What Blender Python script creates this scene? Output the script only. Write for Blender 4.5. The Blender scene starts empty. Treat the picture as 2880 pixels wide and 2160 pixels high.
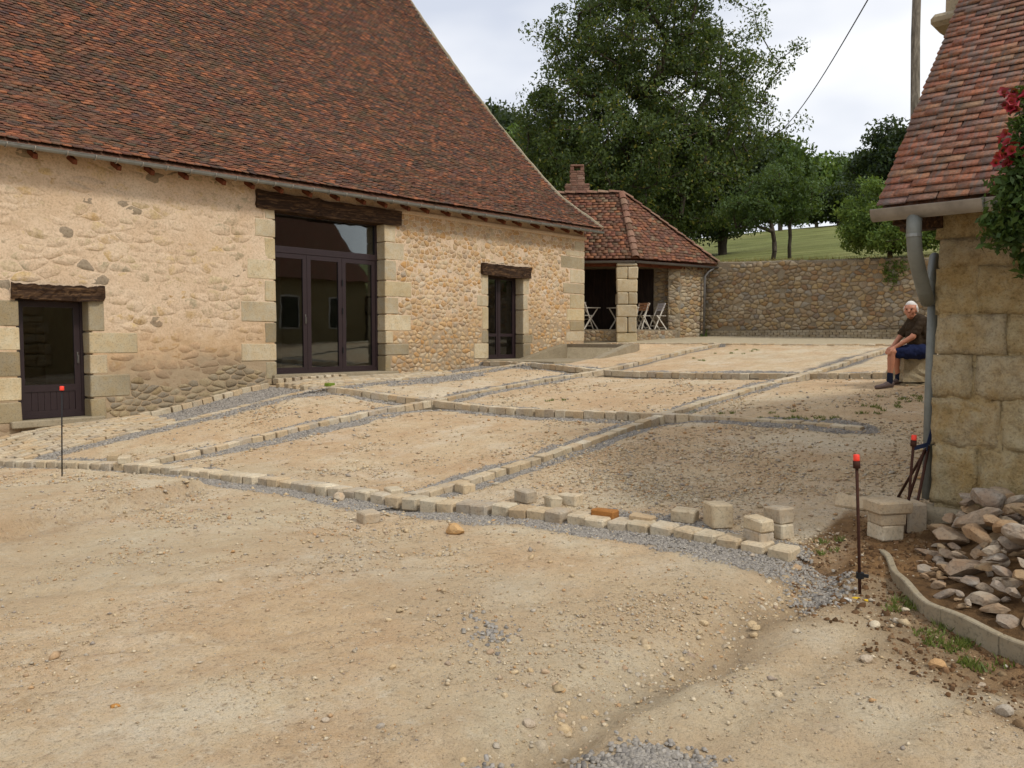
import bpy, math, random, hashlib
import numpy as np
from mathutils import Vector, Matrix, Quaternion
R = math.radians
scene = bpy.context.scene
col = scene.collection
E = 1.65                                  # eye height; z values measured in the photo are relative to it

# ------------------------------------------------------------------ camera
F = 2330.0                                # focal length in photo pixels (2880 x 2160)
PHI = math.atan(0.9056)
FWD0 = Vector((math.cos(PHI), math.sin(PHI), 0)); RIGHT = Vector((math.sin(PHI), -math.cos(PHI), 0))
PITCH = math.atan(125.0 / F)
FWD = FWD0 * math.cos(PITCH) + Vector((0, 0, -1)) * math.sin(PITCH)
UP = RIGHT.cross(FWD)
cam_d = bpy.data.cameras.new('camera'); cam = bpy.data.objects.new('camera', cam_d); col.objects.link(cam)
cam.location = (0, 0, E); cam.rotation_euler = FWD.to_track_quat('-Z', 'Y').to_euler()
cam_d.sensor_width = 36.0; cam_d.lens = F / 2880 * 36; cam_d.clip_start = 0.05; cam_d.clip_end = 3000
scene.camera = cam
# ------------------------------------------------------------------ sky, sun, exposure
SUN_EL, SUN_AZ = R(48), R(-84)            # azimuth in the xy plane, measured from +x
sun_dir = Vector((math.cos(SUN_EL) * math.cos(SUN_AZ), math.cos(SUN_EL) * math.sin(SUN_AZ), math.sin(SUN_EL)))
world = bpy.data.worlds.new('World'); scene.world = world; world.use_nodes = True
wn = world.node_tree; wn.nodes.clear()
def wnode(t, **k):
    n = wn.nodes.new(t)
    for a, v in k.items(): setattr(n, a, v)
    return n
sky = wnode('ShaderNodeTexSky', sky_type='NISHITA', sun_disc=False)
sky.sun_elevation = SUN_EL; sky.sun_rotation = math.pi / 2 - SUN_AZ
tc = wnode('ShaderNodeTexCoord'); mp = wnode('ShaderNodeMapping'); mp.inputs['Scale'].default_value = (1, 1, 2.4)
mp.inputs['Location'].default_value = (0.35, 0.1, 0.2)
nz = wnode('ShaderNodeTexNoise'); nz.inputs['Scale'].default_value = 2.6; nz.inputs['Detail'].default_value = 4; nz.inputs['Roughness'].default_value = .45
cr = wnode('ShaderNodeValToRGB'); cr.color_ramp.elements[0].position = .36; cr.color_ramp.elements[1].position = .56
cr.color_ramp.elements[0].color = (6.0, 6.4, 7.3, 1); cr.color_ramp.elements[1].color = (9.2, 9.25, 9.4, 1)
mx = wnode('ShaderNodeMix', data_type='RGBA'); mx.inputs['Factor'].default_value = .9
bg = wnode('ShaderNodeBackground'); bg.inputs['Strength'].default_value = .085
wo = wnode('ShaderNodeOutputWorld')
L = wn.links.new
L(tc.outputs['Generated'], mp.inputs['Vector']); L(mp.outputs[0], nz.inputs['Vector']); L(nz.outputs['Fac'], cr.inputs[0])
L(sky.outputs[0], mx.inputs[6]); L(cr.outputs[0], mx.inputs[7]); L(mx.outputs[2], bg.inputs['Color']); L(bg.outputs[0], wo.inputs[0])
sun_d = bpy.data.lights.new('sun', 'SUN'); sun = bpy.data.objects.new('sun', sun_d); col.objects.link(sun)
sun_d.energy = 1.5; sun_d.angle = R(10); sun_d.color = (1, .95, .87)
sun.rotation_euler = sun_dir.to_track_quat('Z', 'Y').to_euler(); sun.location = (10, -10, 30)
vs = scene.view_settings; vs.view_transform = 'Standard'; vs.look = 'None'; vs.gamma = 1; vs.exposure = 0.52; vs.use_curve_mapping = False
scene.cycles.max_bounces = 6; scene.cycles.transparent_max_bounces = 12; scene.cycles.caustics_reflective = False; scene.cycles.caustics_refractive = False

# ------------------------------------------------------------------ measuring helpers (photo pixel -> point on a real surface)
EYE = Vector((0, 0, E))
def ray(px, py): return FWD + RIGHT * ((px - 1440) / F) + UP * ((1080 - py) / F)
def on_y(px, py, y0): d = ray(px, py); return EYE + d * (y0 / d.y)
def on_x(px, py, x0): d = ray(px, py); return EYE + d * (x0 / d.x)
def on_z(px, py, z0): d = ray(px, py); return EYE + d * ((z0 - E) / d.z)
def at(px, py, depth): d = ray(px, py); return EYE + d * (depth / d.dot(FWD0))     # depth: horizontal distance along the view
def proj(p):
    v = Vector(p) - EYE; w = v.dot(FWD)
    return (1440 + F * v.dot(RIGHT) / w, 1080 - F * v.dot(UP) / w, w)
def proj_np(P):
    v = P - np.array(EYE); w = v @ np.array(FWD)
    return 1440 + F * (v @ np.array(RIGHT)) / w, 1080 - F * (v @ np.array(UP)) / w, w

# ------------------------------------------------------------------ mesh helpers
def new_mesh(name, verts, faces, mat=None, smooth=False, rnd=None):
    me = bpy.data.meshes.new(name)
    me.from_pydata([tuple(v) for v in verts], [], [tuple(f) for f in faces])
    if mat is not None: me.materials.append(mat)
    if smooth: me.polygons.foreach_set('use_smooth', [True] * len(me.polygons))
    me.update(); return me
def np_mesh(name, verts, faces, mat=None, smooth=False, attrs=None):
    """verts (n,3), faces (m,k) arrays of one polygon size; attrs: dict of per-vertex floats"""
    verts = np.asarray(verts, np.float32); faces = np.asarray(faces, np.int32)
    me = bpy.data.meshes.new(name); k = faces.shape[1]
    me.vertices.add(len(verts)); me.vertices.foreach_set('co', verts.ravel())
    me.loops.add(faces.size); me.loops.foreach_set('vertex_index', faces.ravel())
    me.polygons.add(len(faces)); me.polygons.foreach_set('loop_start', np.arange(0, faces.size, k, dtype=np.int32))
    try: me.polygons.foreach_set('loop_total', np.full(len(faces), k, np.int32))
    except Exception: pass
    if smooth: me.polygons.foreach_set('use_smooth', np.ones(len(faces), bool))
    for a, v in (attrs or {}).items():
        at_ = me.attributes.new(a, 'FLOAT', 'POINT'); at_.data.foreach_set('value', np.asarray(v, np.float32))
    if mat is not None: me.materials.append(mat)
    me.update(calc_edges=True); me.validate(); return me
_wm = {}
def wmat(o):
    """world matrix without waiting for the depsgraph"""
    return (wmat(o.parent) @ o.matrix_parent_inverse @ o.matrix_basis) if o.parent else o.matrix_basis.copy()
def link(name, me, parent=None, loc=None, rot=None, scale=None):
    """coordinates are world coordinates, also for parts"""
    o = bpy.data.objects.new(name, me); col.objects.link(o)
    if parent is not None:
        o.parent = parent
        k = parent.name
        if k not in _wm: _wm[k] = wmat(parent).inverted()
        o.matrix_parent_inverse = _wm[k]
    if loc is not None: o.location = loc
    if rot is not None: o.rotation_euler = rot
    if scale is not None: o.scale = scale
    return o
def tag(o, label, cat, group=None):
    o['label'] = label; o['category'] = cat
    if group: o['group'] = group
    return o
def thing(name, label, cat, loc=(0, 0, 0), group=None):
    o = link(name, None, loc=loc); o.empty_display_size = .2
    return tag(o, label, cat, group)
def struct(o): o['kind'] = 'structure'; return o
def stuff(o, label=None, cat=None):
    o['kind'] = 'stuff'
    if label: o['label'] = label; o['category'] = cat
    return o

class MB:
    """collects shapes into one mesh"""
    def __init__(s): s.v = []; s.f = []
    def add(s, verts, faces):
        b = len(s.v); s.v += [tuple(v) for v in verts]; s.f += [tuple(i + b for i in f) for f in faces]; return s
    def box(s, lo, hi):
        x0, y0, z0 = lo; x1, y1, z1 = hi
        v = [(x0,y0,z0),(x1,y0,z0),(x1,y1,z0),(x0,y1,z0),(x0,y0,z1),(x1,y0,z1),(x1,y1,z1),(x0,y1,z1)]
        return s.add(v, [(0,3,2,1),(4,5,6,7),(0,1,5,4),(1,2,6,5),(2,3,7,6),(3,0,4,7)])
    def bar(s, a, b, w, h, up=(0, 0, 1)):
        a = Vector(a); b = Vector(b); d = (b - a).normalized(); u = Vector(up)
        x = d.cross(u)
        if x.length < 1e-4: x = d.cross(Vector((1, 0, 0)))
        x.normalize(); y = x.cross(d)
        v = [p + x * (sx * w / 2) + y * (sy * h / 2) for p in (a, b) for sx, sy in ((-1,-1),(1,-1),(1,1),(-1,1))]
        return s.add(v, [(0,3,2,1),(4,5,6,7),(0,1,5,4),(1,2,6,5),(2,3,7,6),(3,0,4,7)])
    def tube(s, pts, rad, n=10, caps=True, arc=None):
        """pts: path; rad: number or list"""
        pts = [Vector(p) for p in pts]; m = len(pts)
        rad = list(rad) if hasattr(rad, '__len__') else [rad] * m
        rings = []; prev = None
        for i, p in enumerate(pts):
            d = (pts[min(i + 1, m - 1)] - pts[max(i - 1, 0)]).normalized()
            if prev is None:
                x = d.cross(Vector((0, 0, 1)))
                if x.length < 1e-3: x = d.cross(Vector((1, 0, 0)))
            else: x = prev - d * prev.dot(d)
            x.normalize(); prev = x; y = d.cross(x)
            rings.append([p + (x * math.cos(2 * math.pi * k / n) + y * math.sin(2 * math.pi * k / n)) * rad[i] for k in range(n)])
        v = [q for r_ in rings for q in r_]; f = []
        for i in range(m - 1):
            for k in range(n):
                f.append((i*n+k, i*n+(k+1) % n, (i+1)*n+(k+1) % n, (i+1)*n+k))
        if caps: f += [tuple(range(n))[::-1], tuple((m-1)*n+k for k in range(n))]
        return s.add(v, f)
    def prism(s, poly, axis, a, b):
        """extrude a 2-D polygon; axis is the extruded coordinate (0,1,2)"""
        def mk(p, c):
            l = list(p); l.insert(axis, c); return tuple(l)
        n = len(poly); v = [mk(p, a) for p in poly] + [mk(p, b) for p in poly]
        f = [tuple(range(n))[::-1], tuple(range(n, 2*n))] + [(i, (i+1) % n, n+(i+1) % n, n+i) for i in range(n)]
        return s.add(v, f)
    def mesh(s, name, mat=None, smooth=False): return new_mesh(name, s.v, s.f, mat, smooth)
    def build(s, name, mat=None, parent=None, smooth=False, bevel=0, seg=2, loc=None, rot=None):
        me = s.mesh(name, mat, smooth)
        import bmesh
        bm = bmesh.new(); bm.from_mesh(me)
        bmesh.ops.recalc_face_normals(bm, faces=bm.faces)
        if bevel: bmesh.ops.bevel(bm, geom=list(bm.edges), offset=bevel, segments=seg, affect='EDGES', profile=.6, clamp_overlap=True)
        bm.to_mesh(me); bm.free()
        return link(name, me, parent, loc, rot)

# smooth value noise on numpy arrays
def _h(ix, iy, seed):
    n = (ix.astype(np.int64) * 374761393 + iy.astype(np.int64) * 668265263 + seed * 1442695041) & 0x7fffffff
    n = ((n ^ (n >> 13)) * 1274126177) & 0x7fffffff
    return ((n ^ (n >> 16)) & 0xffff) / 65535.0
def vnoise(x, y, seed=0):
    x = np.asarray(x, float); y = np.asarray(y, float)
    ix = np.floor(x); iy = np.floor(y); fx = x - ix; fy = y - iy
    fx = fx*fx*(3-2*fx); fy = fy*fy*(3-2*fy)
    a = _h(ix, iy, seed); b = _h(ix+1, iy, seed); c = _h(ix, iy+1, seed); d = _h(ix+1, iy+1, seed)
    return (a*(1-fx)+b*fx)*(1-fy) + (c*(1-fx)+d*fx)*fy
def fbm(x, y, oct=4, seed=0):
    x = np.asarray(x, float); y = np.asarray(y, float)
    s = 0; a = .5
    for o in range(oct):
        s = s + a * (vnoise(x, y, seed + o * 17) - .5); x = x * 2.03 + 11.3; y = y * 2.03 + 5.7; a *= .5
    return s
def sstep(a, b, x): t = np.clip((x - a) / (b - a), 0, 1); return t*t*(3-2*t)
# ------------------------------------------------------------------ materials
def lin(h):
    h = h.lstrip('#'); r = [int(h[i:i+2], 16) / 255 for i in (0, 2, 4)]
    return tuple(c / 12.92 if c <= .04045 else ((c + .055) / 1.055) ** 2.4 for c in r) + (1,)
class Mat:
    def __init__(s, name, rough=.85, spec=.3, metal=0):
        s.m = bpy.data.materials.new(name); s.m.use_nodes = True; s.t = s.m.node_tree
        s.b = s.t.nodes['Principled BSDF']; s.out = s.t.nodes['Material Output']
        s.b.inputs['Roughness'].default_value = rough; s.b.inputs['Specular IOR Level'].default_value = spec; s.b.inputs['Metallic'].default_value = metal
        s.geo = s.t.nodes.new('ShaderNodeNewGeometry'); s.P = s.geo.outputs['Position']; s.N = None
    def n(s, t, **k):
        q = s.t.nodes.new(t)
        for a, v in k.items(): setattr(q, a, v)
        return q
    def put(s, sock, v):
        if isinstance(v, bpy.types.NodeSocket): s.t.links.new(v, sock)
        else: sock.default_value = v
    def stretch(s, sc, vec=None):
        q = s.n('ShaderNodeVectorMath', operation='MULTIPLY'); s.put(q.inputs[0], vec or s.P); q.inputs[1].default_value = sc; return q.outputs[0]
    def noise(s, scale, detail=4, rough=.55, vec=None, dist=0, color=False):
        q = s.n('ShaderNodeTexNoise'); s.put(q.inputs['Vector'], vec or s.P)
        q.inputs['Scale'].default_value = scale; q.inputs['Detail'].default_value = detail; q.inputs['Roughness'].default_value = rough; q.inputs['Distortion'].default_value = dist
        return q.outputs['Color' if color else 'Fac']
    def vor(s, scale, feature='F1', out='Distance', vec=None, rnd=1):
        q = s.n('ShaderNodeTexVoronoi', feature=feature); s.put(q.inputs['Vector'], vec or s.P); q.inputs['Scale'].default_value = scale; q.inputs['Randomness'].default_value = rnd
        return q.outputs[out]
    def ramp(s, fac, stops, interp='LINEAR'):
        q = s.n('ShaderNodeValToRGB'); s.put(q.inputs[0], fac); e = q.color_ramp.elements; q.color_ramp.interpolation = interp
        while len(e) < len(stops): e.new(.5)
        for i, (p, c) in enumerate(stops):
            e[i].position = p; e[i].color = lin(c) if isinstance(c, str) else ((c, c, c, 1) if not hasattr(c, '__len__') else tuple(c))
        return q.outputs[0]
    def mix(s, fac, a, b, mode='MIX'):
        q = s.n('ShaderNodeMix', data_type='RGBA', blend_type=mode)
        s.put(q.inputs[0], fac)
        for i, v in ((6, a), (7, b)): s.put(q.inputs[i], lin(v) if isinstance(v, str) else v)
        return q.outputs[2]
    def math(s, op, a, b=0.0, c=None, clamp=False):
        q = s.n('ShaderNodeMath', operation=op); q.use_clamp = clamp; s.put(q.inputs[0], a); s.put(q.inputs[1], b)
        if c is not None: s.put(q.inputs[2], c)
        return q.outputs[0]
    def attr(s, name): q = s.n('ShaderNodeAttribute'); q.attribute_name = name; return q.outputs['Fac']
    def rnd(s):
        """0..1, different for each object and for each piece of a joined mesh"""
        o = s.n('ShaderNodeObjectInfo'); return s.math('FRACT', s.math('ADD', o.outputs['Random'], s.attr('rnd')))
    def bump(s, h, strength=.5, dist=.01):
        q = s.n('ShaderNodeBump'); q.inputs['Strength'].default_value = strength; q.inputs['Distance'].default_value = dist; s.put(q.inputs['Height'], h)
        if s.N is not None: s.put(q.inputs['Normal'], s.N)
        s.N = q.outputs[0]; s.put(s.b.inputs['Normal'], s.N); return s
    def color(s, c): s.put(s.b.inputs['Base Color'], lin(c) if isinstance(c, str) else c); return s
    def rough(s, r): s.put(s.b.inputs['Roughness'], r); return s

def stone_mat(name, cols, grain=.5, dist=.012, big=2.2, stain=None, mossy=0):
    m = Mat(name, .9, .2); r = m.rnd()
    base = m.ramp(r, [(i / max(1, len(cols) - 1), c) for i, c in enumerate(cols)])
    n1 = m.noise(big * 3, 5, .6); n2 = m.noise(38, 4, .65); n3 = m.noise(1.1, 3)
    c = m.mix(m.ramp(n1, [(.35, 0.), (.7, .5)]), base, stain or '#a98352')
    c = m.mix(.55, c, m.ramp(n2, [(.25, '#6e655a'), (.5, '#ffffff'), (.8, '#fff4e0')]), 'MULTIPLY')
    c = m.mix(.3, c, m.ramp(n3, [(.35, '#a79f92'), (.65, '#ffffff')]), 'MULTIPLY')
    if mossy: c = m.mix(m.ramp(m.noise(4.5, 5, .7), [(.5, 0.), (.72, float(mossy))]), c, '#5d6034')
    m.color(c); m.bump(m.noise(14, 6, .7), grain, dist * 1.6); m.bump(n2, grain, dist * .5)
    return m.m

def block_mat(name, cols, grain, dist, big, stain, mossy):
    """eroded, pitted, lichen-stained limestone"""
    m = Mat(name, .95, .12); r = m.rnd()
    base = m.ramp(r, [(i / (len(cols) - 1), c) for i, c in enumerate(cols)])
    n1 = m.noise(2.4, 6, .68); n2 = m.noise(9, 6, .75); n3 = m.noise(48, 4, .7); pit = m.vor(26, vec=m.stretch((1, 1, 1.7)))
    c = m.mix(m.ramp(n1, [(.4, 0.), (.62, .75)]), base, stain)
    c = m.mix(m.ramp(n2, [(.5, 0.), (.66, .6)]), c, '#bdb193')
    c = m.mix(m.ramp(m.noise(5, 6, .7), [(.55, 0.), (.68, mossy)]), c, '#6a6a3c')
    c = m.mix(.45, c, m.ramp(n2, [(.3, '#6a5d48'), (.5, '#ffffff')]), 'MULTIPLY')
    c = m.mix(.45, c, m.ramp(n3, [(.3, '#6e6250'), (.5, '#ffffff')]), 'MULTIPLY')
    c = m.mix(m.ramp(pit, [(.05, .45), (.12, 0.)]), c, '#5a4d38')
    m.color(c); m.bump(n2, 1., .06); m.bump(n3, 1., .012); return m.m
# dressed pale quoins, rubble, mortar
M = {}
M['ashlar'] = stone_mat('ashlar', ['#c2b59a', '#cdc2a8', '#b3aa94', '#c6b896', '#d2c6aa'], .35, .006, stain='#b89a68')
M['ashlar_old'] = stone_mat('ashlar_old', ['#9d947f', '#aba189', '#8f8672', '#a89a7c'], .5, .01, stain='#9c8558')
M['rubble'] = stone_mat('rubble', ['#cbad82', '#bfa078', '#d8c5a4', '#bfb49b', '#cfb890', '#aba08e', '#d2b88e', '#cbc2ae', '#c09a68', '#d3c09c'], .6, .012, stain='#b98142')
M['rubble_grey'] = stone_mat('rubble_grey', ['#a09380', '#b0a084', '#b8a27a', '#8d8475', '#ac8e66', '#a59a88', '#c0b298', '#987a5e', '#8a8984', '#c9bca2'], .75, .018, stain='#977a50', mossy=.15)
M['house_block'] = block_mat('house_block', ['#b8a884', '#c2b492', '#b09e78', '#bdb094', '#b6a98c'], .9, .022, big=1.2, stain='#b1935c', mossy=.25)
M['sett'] = stone_mat('sett', ['#cfc1a5', '#c0b49c', '#d8cdb4', '#b8ad9a', '#cdbc9e', '#c4ad8c', '#d3c8b0', '#b2a898', '#c9b593'], .55, .008, stain='#b4966e')
M['sett_warm'] = stone_mat('sett_warm', ['#a8743f', '#b58348', '#a9793f'], .5, .008, stain='#94602c')
M['rock'] = stone_mat('rock', ['#a89f92', '#b8ae9d', '#a69274', '#b89e7e', '#9a948a', '#b1a492', '#b29470'], .7, .014, stain='#94683c')
M['rubble_base'] = stone_mat('rubble_base', ['#9d917c', '#8b8272', '#b0a184', '#a08d6c', '#847d72', '#ac9b7c'], .7, .014, stain='#8f7a58')
M['concrete'] = stone_mat('concrete', ['#9c9078', '#a59a84'], .5, .006, stain='#8a7c63')
M['kerb_side'] = stone_mat('kerb_side', ['#948872', '#9b8f79'], .6, .008, stain='#83776a')

def mortar_mat(name, a, b, c_, low='#9a8a72', zlow=None):
    m = Mat(name, .95, .15)
    c = m.ramp(m.noise(1.3, 6, .62), [(.3, a), (.5, b), (.72, c_)])
    c = m.mix(.5, c, m.ramp(m.noise(30, 5, .7), [(.25, '#8b7a66'), (.55, '#ffffff')]), 'MULTIPLY')
    c = m.mix(m.ramp(m.noise(.55, 5, .65), [(.55, 0.), (.75, .35)]), c, '#a58a62')
    if zlow is not None:      # damp, dirty splash band with a ragged edge along the foot of the wall
        sx = m.n('ShaderNodeSeparateXYZ'); m.put(sx.inputs[0], m.P)
        h = m.math('SUBTRACT', sx.outputs[2], m.math('MULTIPLY', sx.outputs[0], .086))
        f = m.math('ADD', h, m.math('MULTIPLY', m.noise(2.2, 5, .7), -1.1))
        c = m.mix(m.ramp(m.math('SUBTRACT', f, zlow - .62), [(.35, .6), (.95, 0.)]), c, '#b8966c')
        c = m.mix(m.ramp(m.math('SUBTRACT', f, zlow - 1.2), [(.55, .75), (.95, 0.)]), c, low)
    m.color(c); m.bump(m.noise(13, 7, .75), .8, .022); m.bump(m.noise(60, 4, .7), .8, .008)
    return m.m
M['mortar'] = mortar_mat('mortar', '#cdb394', '#d5bda0', '#dac6ab', zlow=.55)
M['mortar_grey'] = mortar_mat('mortar_grey', '#7f7463', '#8f8470', '#9d917c')
M['mortar_house'] = mortar_mat('mortar_house', '#95845d', '#a3936c', '#8c7c57')

def smeared_mat():
    """rubble whose faces are half covered by lime pointing"""
    m = Mat('rubble_smeared', .93, .15); r = m.rnd()
    base = m.ramp(r, [(0, '#c8aa78'), (.2, '#cdb588'), (.4, '#b5a07a'), (.55, '#cbb894'), (.7, '#a0957c'), (.85, '#bf9d6a'), (1, '#c9b894')])
    lime = m.ramp(m.noise(1.3, 6, .62), [(.3, '#cdb394'), (.5, '#d5bda0'), (.72, '#dac6ab')])
    c = m.mix(m.ramp(m.noise(3.2, 6, .7), [(.36, 0.), (.52, 1.)]), base, lime)
    c = m.mix(m.ramp(m.math('FRACT', m.math('MULTIPLY', r, 7.3)), [(.93, 0.), (.95, .75)]), c, '#857a68')
    c = m.mix(.55, c, m.ramp(m.noise(30, 5, .7), [(.25, '#7b6a56'), (.55, '#ffffff')]), 'MULTIPLY')
    sx = m.n('ShaderNodeSeparateXYZ'); m.put(sx.inputs[0], m.P)
    h = m.math('SUBTRACT', sx.outputs[2], m.math('MULTIPLY', sx.outputs[0], .086))
    f = m.math('ADD', h, m.math('MULTIPLY', m.noise(2.2, 5, .7), -1.1))
    c = m.mix(m.ramp(m.math('SUBTRACT', f, .55 - .62), [(.35, .6), (.95, 0.)]), c, '#b08a60')
    c = m.mix(m.ramp(m.math('SUBTRACT', f, .55 - 1.2), [(.55, .7), (.95, 0.)]), c, '#8d7c66')
    m.color(c); m.bump(m.noise(13, 7, .75), .9, .03); m.bump(m.noise(60, 4, .7), .6, .006)
    return m.m
M['smeared'] = smeared_mat()

def tile_mat(name, cols, moss, streak=None):
    m = Mat(name, .82, .25); r = m.rnd()
    base = m.ramp(r, [(i / (len(cols) - 1), c) for i, c in enumerate(cols)])
    c = m.mix(.6, base, m.ramp(m.noise(45, 4, .65), [(.3, '#5a4a44'), (.6, '#ffffff')]), 'MULTIPLY')
    if streak:
        k = m.noise(1, 4, .6, vec=m.stretch((3, 26, 3)))
        c = m.mix(m.ramp(k, [(.46, 0.), (.64, .7)]), c, streak)
    c = m.mix(m.ramp(m.noise(2.4, 5, .7), [(.45, 0.), (.75, moss)]), c, '#4d4a2e')
    c = m.mix(m.ramp(m.noise(16, 3, .6), [(.64, 0.), (.72, moss * .9)]), c, '#7f7a5c')
    c = m.mix(m.ramp(m.noise(60, 2, .5), [(.7, 0.), (.74, .5)]), c, '#a8a08c')
    m.color(c); m.bump(m.noise(70, 4, .7), .5, .004)
    return m.m
M['tile_old'] = tile_mat('tile_old', ['#553e35', '#7a4c3c', '#584840', '#8f583f', '#684a3d', '#4d413b', '#9a5f43', '#6a5244', '#7f513b', '#ab6c4a', '#5c5045', '#70473a', '#8a614a', '#574544'], .62)
M['tile_shed'] = tile_mat('tile_shed', ['#6b4a3e', '#865747', '#75584a', '#98634a', '#785244', '#a8704f', '#7f5e4c', '#64493f', '#8f7a62'], .45)
M['tile_new'] = tile_mat('tile_new', ['#96604a', '#8a5c4c', '#a0664c', '#84604f', '#93654f', '#77605a', '#9c6a50', '#93745c'], .3, '#66605c')
M['ridge_tile'] = tile_mat('ridge_tile', ['#8a6250', '#9c7a66', '#7a5648', '#a88a74'], .5)
M['brick'] = stone_mat('brick', ['#846456', '#9a7a6a', '#785a4e', '#a58c7c', '#8f6a58'], .5, .006, stain='#6b4c3c')
M['brick_pale'] = stone_mat('brick_pale', ['#aea38f', '#bbb09a', '#a1977f', '#b8a98e'], .5, .006, stain='#857152')

def wood_mat(name, a, b, c_, axis=(2, 30, 30)):
    m = Mat(name, .85, .2); k = m.noise(1, 6, .65, vec=m.stretch(axis), dist=.4)
    m.color(m.ramp(k, [(.3, a), (.5, b), (.72, c_)])); m.bump(k, .9, .02); return m.m
M['beam'] = wood_mat('beam', '#1c120b', '#38271a', '#6d5338', (2.2, 26, 26))
M['dark_plank'] = wood_mat('dark_plank', '#17110d', '#241b15', '#33271e', (20, 20, 2))  # near-black tone carries the deep shade inside the shed
M['rafter'] = wood_mat('rafter', '#4d2a1c', '#6a3c28', '#7c4c34', (20, 3, 20))
M['white_wood'] = wood_mat('white_wood', '#a9a295', '#c7c1b4', '#d8d3c8', (9, 9, 3))
M['tan_wood'] = wood_mat('tan_wood', '#8a6046', '#a87c5c', '#b88b68', (9, 9, 3))
M['pole'] = wood_mat('pole', '#4a443b', '#6f675b', '#9a9283', (9, 9, 2))
M['bark'] = wood_mat('bark', '#2b2620', '#443c32', '#5b5245', (9, 9, 2))
def plain(name, c, rough=.6, spec=.4, metal=0, var=.25, scale=18, bump=.15):
    m = Mat(name, rough, spec, metal); base = lin(c)
    m.color(m.mix(var, base, m.ramp(m.noise(scale, 5, .65), [(.3, 0.35), (.65, 1.0)]), 'MULTIPLY'))
    if bump: m.bump(m.noise(scale * 3, 4, .6), bump, .004)
    return m.m
M['frame'] = plain('frame', '#2f2325', .42, .4, 0, .25, 6, .03)
M['zinc'] = plain('zinc', '#8d918f', .5, .5, .35, .5, 5, .05)
M['zinc_pale'] = plain('zinc_pale', '#a39b8e', .55, .4, .2, .55, 6, .06)
M['zinc_dark'] = plain('zinc_dark', '#6d6a66', .55, .4, .2, .5, 6, .06)
M['pipe'] = plain('pipe', '#7b7f7a', .55, .4, .1, .45, 7, .06)
M['steel'] = plain('steel', '#9b9b98', .3, .6, 1, .1, 20, .02)
M['rust'] = plain('rust', '#4a3026', .85, .2, .2, .5, 40, .4)
M['black'] = plain('black', '#1b1b1d', .6, .3, 0, .2, 20, .05)
M['red_cap'] = plain('red_cap', '#f0402c', .45, .4, 0, .12, 30, .03)
M['blue_strap'] = plain('blue_strap', '#2b3550', .7, .2, 0, .3, 60, .1)
M['green_leafy'] = plain('green_leafy', '#6d7f2b', .7, .2, 0, .3, 40, .1)
M['interior'] = plain('interior', '#bdb6aa', .9, .2, 0, .2, 3, .1)
M['interior_floor'] = plain('interior_floor', '#9a938a', .8, .3, 0, .2, 3, .05)
M['skin'] = plain('skin', '#bb8064', .55, .35, 0, .22, 45, .05)
M['hair'] = plain('hair', '#e2ded8', .8, .2, 0, .25, 60, .3)
M['shirt'] = plain('shirt', '#3d3226', .9, .1, 0, .3, 30, .2)
M['shirt_dark'] = plain('shirt_dark', '#221c18', .9, .1, 0, .3, 30, .2)
M['shorts'] = plain('shorts', '#222a4a', .9, .1, 0, .3, 30, .2)
M['sock'] = plain('sock', '#22283a', .95, .1, 0, .3, 60, .2)
M['shoe'] = plain('shoe', '#6b5c58', .8, .2, 0, .35, 50, .1)
M['shoe_sole'] = plain('shoe_sole', '#8e8a86', .8, .2, 0, .25, 50, .1)
M['yellow'] = plain('yellow', '#d8b020', .6, .3, 0, .2, 30, .05)
M['white_paint'] = plain('white_paint', '#cfcac2', .6, .3, 0, .2, 10, .05)
M['cloth_grey'] = plain('cloth_grey', '#b7b3b8', .8, .2, 0, .15, 10, .05)
def glass_mat():
    m = Mat('glass'); t = m.t
    fr = m.n('ShaderNodeFresnel'); fr.inputs['IOR'].default_value = 1.52
    tr = m.n('ShaderNodeBsdfTransparent'); tr.inputs[0].default_value = (.62, .66, .64, 1)
    gl = m.n('ShaderNodeBsdfGlossy'); gl.inputs['Roughness'].default_value = .015; gl.inputs[0].default_value = (.95, .97, 1, 1)
    bp = m.n('ShaderNodeBump'); bp.inputs['Strength'].default_value = .06; bp.inputs['Distance'].default_value = .02
    m.put(bp.inputs['Height'], m.noise(1.6, 2)); m.put(gl.inputs['Normal'], bp.outputs[0])
    f2 = m.math('MULTIPLY', fr.outputs[0], 1.7, clamp=True)
    ms = m.n('ShaderNodeMixShader'); m.put(ms.inputs[0], f2); m.put(ms.inputs[1], tr.outputs[0]); m.put(ms.inputs[2], gl.outputs[0])
    m.put(m.out.inputs[0], ms.outputs[0]); return m.m
M['glass'] = glass_mat()
def leaf_mat(name, cols, trans=.35, yellow=None):
    m = Mat(name, .55, .3); r = m.rnd()
    c = m.ramp(r, [(i / (len(cols) - 1), c) for i, c in enumerate(cols)])
    if yellow: c = m.mix(m.ramp(m.math('FRACT', m.math('MULTIPLY', r, 13.7)), [(.93, 0.), (.96, .8)]), c, yellow)
    m.color(c)
    tl = m.n('ShaderNodeBsdfTranslucent'); m.put(tl.inputs[0], m.mix(.5, c, '#7f8f2c'))
    ms = m.n('ShaderNodeMixShader'); ms.inputs[0].default_value = trans
    m.put(ms.inputs[1], m.b.outputs[0]); m.put(ms.inputs[2], tl.outputs[0]); m.put(m.out.inputs[0], ms.outputs[0]); return m.m
M['leaf_big'] = leaf_mat('leaf_big', ['#3a4a25', '#4a5b30', '#2f3f22', '#586938', '#3f502a', '#6a7844'], .35, '#8d8238')
M['leaf_dark'] = leaf_mat('leaf_dark', ['#27351d', '#33442a', '#223020', '#3a4a2a'], .25)
M['leaf_mid'] = leaf_mat('leaf_mid', ['#40552a', '#4d6530', '#384b28', '#5a6f38'], .3)
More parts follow.
